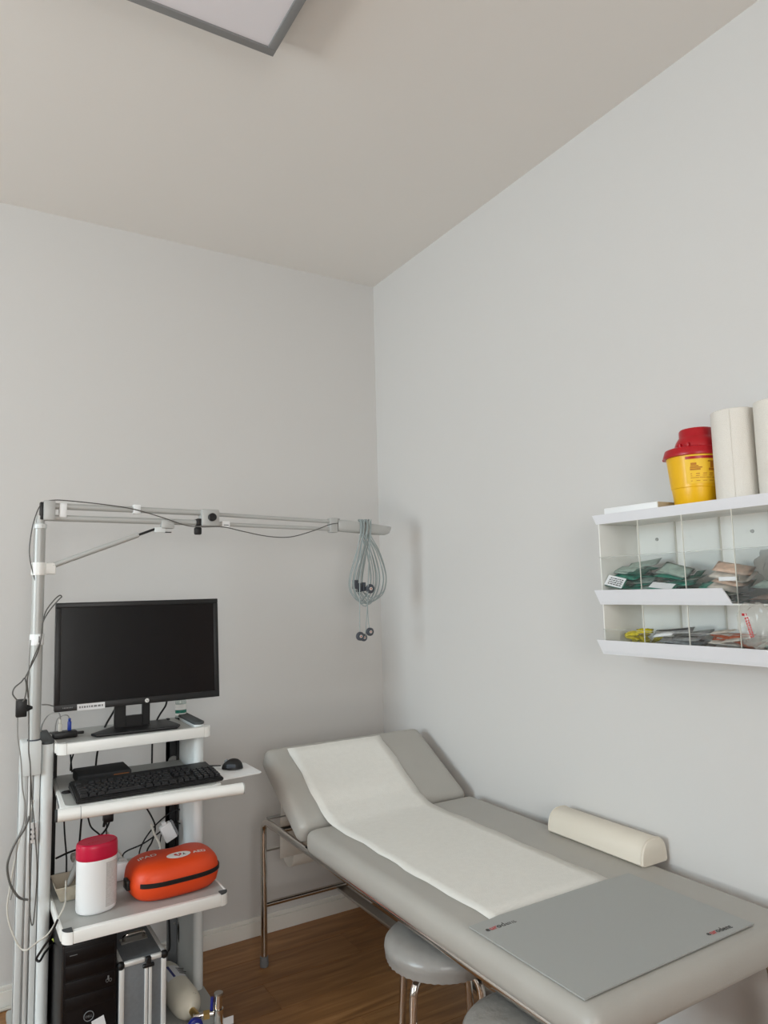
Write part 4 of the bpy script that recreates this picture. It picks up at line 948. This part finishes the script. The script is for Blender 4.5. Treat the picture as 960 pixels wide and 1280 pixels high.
# valve and regulator
rg = thing('pressure_regulator', 'chrome pressure regulator with a blue knob on the cylinder', 'regulator', (-1.08, -.66, BZ+.0))
V0 = CXm @ Vector((0, 0, .266)); V1 = V0+Vector((.004, -.04, 0))
tube('valve_stem', [V0, V1], .011, 'brass', rg, 14)
V2 = V1+Vector((.058, -.012, .0))
tube('inlet_pipe', [V1+Vector((-.012, .004, 0)), V1+Vector((.02, 0, .0)), V2], .0085, 'chrome', rg, 14)
tube('union_nut', [V1.lerp(V2, .3), V1.lerp(V2, .6)], .0135, 'brass', rg, 6)
tube('regulator_body', [V2+Vector((.002, -.002, -.035)), V2+Vector((.002, -.002, .012))], .0155, 'chrome', rg, 18)
tube('outlet_stem', [V2+Vector((.002, -.002, .012)), V2+Vector((.004, -.0, .05))], .0115, 'chrome', rg, 18)
tube('outlet_cap', [V2+Vector((.004, 0, .05)), V2+Vector((.004, 0, .056))], .0135, 'chrome_dull', rg, 18)
tube('blue_sleeve', [V2+Vector((-.016, .006, .01)), V2+Vector((-.014, .006, .045))], .005, 'navy', rg, 10)
kn = V1+Vector((-.012, -.022, -.012))
lathe('blue_knob', [(0, .012), (.008, .012), (.008, .009), (.013, .009), (.0215, .005), (.0225, -.006), (.02, -.012), (0, -.012)], 'navy', rg, Matrix.Translation(kn) @ Matrix.Rotation(PI/2, 4, 'X'), 24)
lathe('knob_ring', [(.0125, .0095), (.0125, .0125), (.0095, .0125), (.0095, .0095)], 'white_print', rg, Matrix.Translation(kn) @ Matrix.Rotation(PI/2, 4, 'X'), 20)
box('paper_tag', (V2.x+.017, V2.y-.003, V2.z-.045), (V2.x+.05, V2.y-.0015, V2.z-.022), 'print_white', rg, 0)

# ================================================================== WALL DISPENSER
YL = -1.512; SP = .1375; NC = 5; YR = YL-SP*NC
XF, XLip = -.163, -.181
ws = thing('wall_dispenser', 'white acrylic wall dispenser with two rows of compartments', 'wall shelf', (-.08, (YL+YR)/2, 1.2))
ZA, ZB, ZC = 1.203, 1.342, 1.571     # floors of low tier, high tier, top board
th = .004
for k in range(NC):
    for za, zb in ((ZA+th, ZB), (ZB+th, ZC)): box('back_panel', (-.004, YL-SP*(k+1)+.0008, za), (-.001, YL-SP*k-.0008, zb), 'acrylic_white', ws, 0)
box('side_panel', (XF, YL-th, ZA), (-.001, YL, ZC), 'acrylic_white', ws, .0008); box('side_panel', (XF, YR, ZA), (-.001, YR+th, ZC), 'acrylic_white', ws, .0008)
for z, lip, n in ((ZA, .040, NC), (ZB, .041, 3), (ZC, .026, NC)):
    f_ = box('tier_floor', (XF, YR, z), (-.001, YL, z+th), 'acrylic_white', ws, .0008)
    ye = YL-SP*n if n == NC else -1.905
    bm = bmesh.new(); xo = XLip if z != ZC else XF-.010
    y0_, y1_ = YL+.007, YL+.012
    fr = [(XF, y0_, z), (xo, y1_, z+lip), (xo, ye+(.008 if n == 3 else 0), z+lip), (XF, ye-.008 if n == 3 else ye, z)]
    A_ = [bm.verts.new(v) for v in fr]; B_ = [bm.verts.new((v[0]+.004, v[1], v[2]+.0005)) for v in fr]
    bm.faces.new(A_); bm.faces.new(B_[::-1])
    for k in range(4): bm.faces.new((A_[k], A_[(k+1) % 4], B_[(k+1) % 4], B_[k]))
    link('front_lip', tomesh(bm, 'front_lip'), 'lip_white', f_)
for k in range(1, NC):
    yv = YL-SP*k
    for z0_, z1_ in ((ZA+th, ZB), (ZB+th, ZC)):
        dv = box('divider', (XF+.004, yv-.0013, z0_), (-.004, yv+.0013, z1_), 'acrylic_clear', ws, 0)
        box('divider_edge', (XF+.001, yv-.0011, z0_), (XF+.003, yv+.0011, z1_), 'edge_pale', dv, 0)
        box('divider_edge', (-.0065, yv-.0025, z0_), (-.004, yv+.0025, z1_), 'edge_pale', dv, 0)
for k in range(NC):
    pn = box('front_pane', (XF-.004, YL-SP*(k+1)+.001, ZB+th), (XF-.002, YL-SP*k-.001, 1.475), 'acrylic_clear', ws, 0)
    box('pane_edge', (XF-.004, YL-SP*(k+1)+.001, 1.475), (XF-.002, YL-SP*k-.001, 1.4765), 'acrylic_edge', pn, 0)
    pn = box('front_pane', (XF-.004, YL-SP*(k+1)+.001, ZA+th), (XF-.002, YL-SP*k-.001, 1.272), 'acrylic_clear', ws, 0)
    box('pane_edge', (XF-.004, YL-SP*(k+1)+.001, 1.272), (XF-.002, YL-SP*k-.001, 1.273), 'acrylic_edge', pn, 0)
pn = box('front_pane_lip', (XF-.012, YR, ZB), (XF-.010, -1.915, ZB+.045), 'acrylic_clear', ws, 0)
for yv in (YL-.075, YL-SP*2-.09, YL-SP*3-.06): lathe('screw', [(0, .004), (.004, .0035), (.005, 0)], 'steel', ws, Matrix.Translation((-.004, yv, 1.525)) @ Matrix.Rotation(-PI/2, 4, 'Y'), 12)

# ------------------------------------------------------------------ packets in the dispenser
def pillow(name, L, W, H, seed, crinkle=.0012, nx=9, ny=5):
    r = random.Random(seed); bm = bmesh.new(); top, bot = [], []
    for i in range(nx+1):
        a, b = [], []
        for j in range(ny+1):
            u, v = i/nx, j/ny; h = H/2*(max(0, math.sin(PI*u))**.45)*(max(0, math.sin(PI*v))**.5)
            x, yv = (u-.5)*L, (v-.5)*W
            if i in (0, nx) or j in (0, ny):
                q = bm.verts.new((x, yv, 0)); a.append(q); b.append(q)
            else:
                a.append(bm.verts.new((x, yv, h+r.uniform(-crinkle, crinkle)))); b.append(bm.verts.new((x, yv, -h*.6+r.uniform(-crinkle, crinkle)*.5)))
        top.append(a); bot.append(b)
    for i in range(nx):
        for j in range(ny):
            bm.faces.new((top[i][j], top[i+1][j], top[i+1][j+1], top[i][j+1]))
            bm.faces.new((bot[i][j], bot[i][j+1], bot[i+1][j+1], bot[i+1][j]))
    return tomesh(bm, name)
def lblmesh(L, W, z):
    bm = bmesh.new(); bm_box(bm, (-L/2, -W/2, z), (L/2, W/2, z+.0006), 0)
    return tomesh(bm, 'label')
def packet(name, me, lme, pm_, lm_, loc, rot, label, cat, group, prints=None):
    o = bpy.data.objects.new(name, me); COL.objects.link(o); o.location = loc; o.rotation_euler = rot
    tag(o, label, cat, group)
    if not me.materials:
        me.materials.append(MATS[pm_])
        for p in me.polygons: p.use_smooth = True
    if lme is not None:
        c = bpy.data.objects.new('label', lme); COL.objects.link(c); c.parent = o
        if not lme.materials: lme.materials.append(MATS[lm_])
        if prints is not None:
            d = bpy.data.objects.new('print', prints); COL.objects.link(d); d.parent = c
            if not prints.materials: prints.materials.append(MATS['ink'])
    return o
def printmesh(L, W, z, seed):
    r = random.Random(seed); bm = bmesh.new()
    for k in range(4):
        yv = -W*.34+k*W*.2; x = -L*.42
        while x < L*.36:
            l = r.uniform(.05, .16)*L
            bm_box(bm, (x, yv, z), (min(x+l, L*.42), yv+W*.1, z+.0003), 0); x += l+L*.04
    return tomesh(bm, 'print')
def comp(k): return YL-SP*(k+.5)
RR_ = random.Random(11)
G = [pillow('needle_packet', .088, .036, .009, s) for s in (1, 2, 3)]
Gd = [pillow('needle_packet', .082, .034, .009, s) for s in (4, 5)]
Gs = [pillow('syringe_packet', .095, .040, .008, s, .0018) for s in (6, 7)]
GL, GP = lblmesh(.05, .026, .0046), printmesh(.05, .026, .0053, 5)
def pile(k, zf, items, gap=.0085, x=-.085, tl=(-.75, -.15)):
    """items: (mesh, label mesh, print mesh, material, label material, label, group) stacked up in compartment k"""
    for i, (me, lme, prn, m, lm, lb_, grp) in enumerate(items):
        lay = i//2; side = (-1)**i
        loc = (x+RR_.uniform(-.012, .012)-(.018 if i % 3 == 0 else 0), comp(k)+side*.017+RR_.uniform(-.005, .005), zf+th+.010+lay*gap+RR_.uniform(0, .003))
        packet(me.name.split('.')[0], me, lme, m, lm, loc, (RR_.uniform(*tl), RR_.uniform(-.16, .16), PI/2+RR_.uniform(-.3, .3)), lb_, 'packet', grp, prn)
def green(where, n):
    g_ = 'green needle packets, upper row'
    kinds = [(G[0], None, None, 'green_film', None, 'plain green needle packet '+where, g_), (G[1], GL, GP, 'green_film', 'print_white', 'green needle packet with printed label '+where, g_), (Gd[0], None, None, 'green_dark', None, 'short dark green needle packet '+where, g_), (Gs[0], None, None, 'sage_film', None, 'pale sage needle packet '+where, g_)]
    order = [2, 0, 1, 3, 0, 2, 0, 3, 1, 0, 2, 3, 0, 1, 3, 2, 3, 0, 3, 3]
    return [kinds[order[i % len(order)]] for i in range(n)]
pile(0, ZB, green('in the end compartment of the upper row', 18), .0105)
pile(1, ZB, green('in the second compartment of the upper row', 15), .0100)
pile(2, ZB, green('beside the beige packets of the upper row', 9), .0095)
# the two standing out: white label packet propped at the end panel, sage packet on top
wl = pillow('needle_packet', .066, .034, .006, 31); wl2 = lblmesh(.062, .032, .0034); wl3 = printmesh(.06, .03, .0041, 9)
packet('needle_packet', wl, wl2, 'green_film', 'print_white', (-.146, comp(0)+.031, ZB+.062), (math.radians(-58), math.radians(-12), math.radians(90)), 'green packet with printed white label propped against the front pane', 'packet', None, wl3)
packet('needle_packet', Gs[1], None, 'sage_film', None, (-.075, comp(0)-.012, ZB+.112), (-.5, .12, PI/2+.2), 'pale sage packet on top of the green pile', 'packet', None)
packet('needle_packet', Gs[0], None, 'sage_film', None, (-.12, comp(1)-.012, ZB+.09), (math.radians(-40), math.radians(-14), PI/2-.1), 'pale sage packet with printed strip leaning in the second compartment', 'packet', None)
packet('needle_packet', pillow('needle_packet', .08, .032, .006, 44), lblmesh(.07, .024, .0032), 'green_film', 'print_white', (-.145, comp(1)+.015, ZB+.047), (math.radians(-35), math.radians(-6), PI/2), 'green packet with blank white strip lying low in the second compartment', 'packet', None)
# beige / peach sets and clear bags in the far compartments
Bp = [pillow('dressing_packet', .10, .06, .010, s, .003) for s in (51, 52)]; Pp = pillow('dressing_packet', .09, .045, .010, 53, .003)
grp = 'beige dressing packets, upper row'
for i, (me, m, dy, z, rx, rz) in enumerate(((Bp[0], 'beige_film', -.01, .025, .2, .3), (Pp, 'peach_film', -.015, .04, .35, -.2), (Bp[1], 'beige_film', -.02, .056, .5, .1), (Pp, 'peach_film', -.03, .07, .6, .5))):
    packet('dressing_packet', me, None, m, None, (-.105, comp(2)-.016+dy*.4, ZB+z+.018), (-.25-rx*.5, -.2, PI/2+rz*.5), 'crumpled beige and peach dressing packet in the third upper compartment', 'packet', grp)
def bag(name, loc, sz, seed, label, rot=(0, 0, 0), m='bag_clear'):
    bm = bmesh.new(); bmesh.ops.create_icosphere(bm, subdivisions=4, radius=1.); r = random.Random(seed)
    ph = [r.uniform(0, 6) for _ in range(8)]
    for v in bm.verts:
        x, yv, z = v.co; k = 1+.07*math.sin(5*x+ph[0]+3*yv)+.06*math.sin(8*yv+ph[1]+4*z)+.05*math.sin(11*z+ph[2]+6*x)+.04*math.sin(17*yv-9*x+ph[3])
        sq = lambda t: math.copysign(abs(t)**.85, t)
        v.co = Vector((sq(x)*sz[0]*k, sq(yv)*sz[1]*k, sq(z)*sz[2]*k))
    me = tomesh(bm, name); o = link(name, me, m, None, True, Vector((0, 0, 0))); o.location = loc; o.rotation_euler = rot
    return tag(o, label, 'bag')
bag('plastic_bag', (-.085, comp(3)-.002, ZB+.092), (.05, .05, .04), 4, 'clear plastic bag of tubing bulging in the fourth upper compartment')
bag('plastic_bag', (-.09, comp(4), ZB+.06), (.048, .05, .046), 14, 'clear plastic bag of tubing at the far end of the upper row')
fp = pillow('dressing_packet', .11, .07, .012, 61, .003)
packet('dressing_packet', fp, None, 'sage_film', None, (-.098, comp(3)+.002, ZB+.046), (-.25, -.05, PI/2+.1), 'folded pale green packet under the clear bag of tubing', 'packet', None)
packet('dressing_packet', pillow('dressing_packet', .10, .06, .01, 62, .003), None, 'peach_film', None, (-.118, comp(3)+.004, ZB+.018), (-.2, 0, PI/2-.1), 'flat beige packet lying below the folded pale green packet', 'packet', None)
tagm = box('white_tag', (-.158, comp(2)-.066, ZB+.058), (-.148, comp(2)-.02, ZB+.068), 'print_white', None, .001, 1, None)
tag(tagm, 'small white card tag lying on the beige dressing packets', 'tag')
# hanging bag in front of the lower row
hc = at(946, 781, 0, -.2)
hb = bag('sample_bag', (-.2, hc.y, hc.z), (.011, .042, .05), 23, 'clear bag with red print hanging over the lip of the upper row')
marks('print', .011, .009, 1, 'bin_red', frame((-.2125, hc.y+.026, hc.z+.02), (0, -1, 0), (0, 0, 1)), hb, 5)
marks('print', .046, .011, 2, 'ink_red', frame((-.2135, hc.y+.0195, hc.z+.016), (0, -.25, -1), (0, -1, .25)), hb, 6)
# lower row
Y_ = [pillow('cap_packet', .045, .022, .010, s, .002) for s in (71, 72)]
for i in range(14):
    packet('cap_packet', Y_[i % 2], None, 'yellow_film', None, (-.13+.024*((i*7) % 4), comp(0)+.036-.0065*i+.01*((i*5) % 3), ZA+.016+.0135*(i % 4)+(.008 if i > 8 else 0)), (RR_.uniform(-.9, -.1), RR_.uniform(-.6, .4), RR_.uniform(.7, 2.3)), 'small yellow needle packet in the end compartment of the lower row', 'packet', 'yellow packets, lower row')
S_ = [pillow('syringe_packet', .105, .03, .008, s_, .001) for s_ in (81, 82)]; SLb = lblmesh(.08, .006, .0042)
gk = [(S_[0], None, None, 'grey_film', None, 'plain grey syringe packet in the lower row', 'grey syringe packets, lower row'), (S_[1], SLb, None, 'grey_film', 'ink', 'grey syringe packet with a dark stripe in the lower row', 'grey syringe packets, lower row')]
pile(1, ZA, [gk[i % 2] for i in (0, 0, 1, 0, 1, 1, 0, 1, 0, 1, 1, 0, 1)], .0088)
packet('syringe_packet', pillow('syringe_packet', .075, .016, .010, 85, .0005), None, 'print_white', None, (-.148, comp(1)+.02, ZA+.060), (-.5, .12, PI/2-.2), 'white wrapped syringe lying on the grey packets', 'packet', None)
O_ = [pillow('syringe_packet', .085, .03, .008, s_, .0015) for s_ in (91, 92)]; OL = lblmesh(.06, .014, .0042); OW = pillow('syringe_packet', .08, .03, .008, 93, .0015)
g_ = 'orange packets, lower row'
ok_ = [(O_[0], OL, None, 'orange_film', 'beige_film', 'orange syringe packet with a pale strip in the lower row', g_), (O_[1], None, None, 'orange_film', None, 'plain orange syringe packet in the lower row', g_), (OW, None, None, 'beige_film', None, 'beige syringe packet among the orange ones', g_)]
pile(2, ZA, [ok_[i] for i in (1, 2, 0, 1, 2, 0, 2, 1, 0, 2, 0, 1, 2)], .0090)
W_ = [pillow('swab_packet', .08, .05, .007, s_, .0015) for s_ in (95, 96)]; WL_ = lblmesh(.06, .03, .0036); WP_ = printmesh(.06, .03, .0043, 3)
wk = [(W_[0], None, None, 'sage_film', None, 'plain pale green swab packet in the lower row', 'swab packets, lower row'), (W_[1], WL_, WP_, 'sage_film', 'print_white', 'swab packet with printed white label in the lower row', 'swab packets, lower row')]
pile(3, ZA, [wk[i % 2] for i in range(9)], .011)

# ------------------------------------------------------------------ on top of the dispenser
ZP = ZC+th+.0005
by, bxx = -1.783, -.088
sb_ = thing('sharps_container', 'yellow sharps container with dark red lid on the dispenser top', 'sharps container', (bxx, by, ZP))
BX = Matrix.Translation((bxx, by, ZP))
lathe('bin', [(0, 0), (.049, 0), (.0515, .003), (.0585, .066), (.060, .0675), (.0685, .155), (0, .155)], 'bin_yellow', sb_, BX, 48)
lid = lathe('lid', [(.0685, .148), (.0745, .149), (.0755, .153), (.074, .158), (.072, .165), (.07, .170), (.06, .1735), (0, .1745)], 'bin_red', sb_, BX, 48)
box('lid_tab', (-.01, .072, .150), (.01, .082, .157), 'bin_red', lid, .002, 2, BX @ Matrix.Rotation(math.radians(10), 4, 'Z'))
dome = lathe('disposal_cap', [(.056, .170), (.0555, .180), (.052, .190), (.046, .199), (.0435, .202), (.043, .2185), (.040, .2225), (0, .223)], 'bin_red', sb_, BX @ Matrix.Translation((.002, -.012, 0)), 40)
boxes('cap_rib', [((-.060, -.03+k*.024, .171), (-.052, -.02+k*.024, .182)) for k in range(2)], 'bin_red', dome, .002, 2, BX)
def wrap(name, a0, a1, z0_, z1_, m, parent, e=.0008, n=16):
    rad = lambda z: .0600+(z-.0675)/(.155-.0675)*.0085+e
    bm = bmesh.new(); prev = None
    for k in range(n+1):
        t = math.radians(a0+(a1-a0)*k/n); c_ = [bm.verts.new((rad(z)*math.cos(t), rad(z)*math.sin(t), z)) for z in (z0_, z1_)]
        if prev: bm.faces.new((prev[0], c_[0], c_[1], prev[1]))
        prev = c_
    return link(name, tomesh(bm, name, BX), m, parent)
lab = wrap('label', 196, 310, .074, .150, 'bin_label', sb_)
wrap('label_band', 198, 308, .137, .144, 'bin_red', lab, .0013)
for i, (a0, a1, z0_, z1_) in enumerate(((206, 228, .108, .112), (206, 232, .113, .116), (207, 224, .117, .120), (208, 220, .121, .127), (246, 262, .106, .112), (250, 258, .113, .128), (244, 266, .128, .131), (206, 300, .098, .100), (206, 296, .093, .0945), (206, 290, .088, .0895), (206, 300, .080, .0815))):
    wrap('label_print', a0, a1, z0_, z1_, 'mark_brown', lab, .0012, 6)
def roll(y_, x_, label):
    t_ = thing('paper_towel_roll', label, 'paper roll', (x_, y_, ZP)); X = Matrix.Translation((x_, y_, ZP))
    lathe('towel', [(.021, .002), (.05, 0), (.052, .002), (.0525, .12), (.052, .242), (.050, .244), (.021, .243), (.021, .002)], 'paper_towel', t_, X, 40)
    lathe('core', [(.021, .0), (.021, .2425), (.019, .2425), (.019, 0), (.021, 0)], 'pulp', t_, X, 20)
    tube('sheet_edge', [(x_-.053*math.cos(.4), y_+.053*math.sin(.4)*-1, ZP+.004), (x_-.053*math.cos(.4), y_-.053*math.sin(.4), ZP+.24)], .0006, 'paper_towel', t_, 5)
roll(-1.909, -.098, 'white paper towel roll standing next to the sharps container')
roll(-2.021, -.098, 'white paper towel roll standing at the outer end of the dispenser top')
fb_ = thing('flat_box', 'flat white box lying beside the sharps container', 'box', (-.1, -1.62, ZP))
box('carton', (-.155, -1.712, ZP), (-.035, -1.53, ZP+.04), 'white_plastic', fb_, .002)
box('end_flap', (-.153, -1.714, ZP+.002), (-.037, -1.712, ZP+.039), 'pulp', fb_, 0)
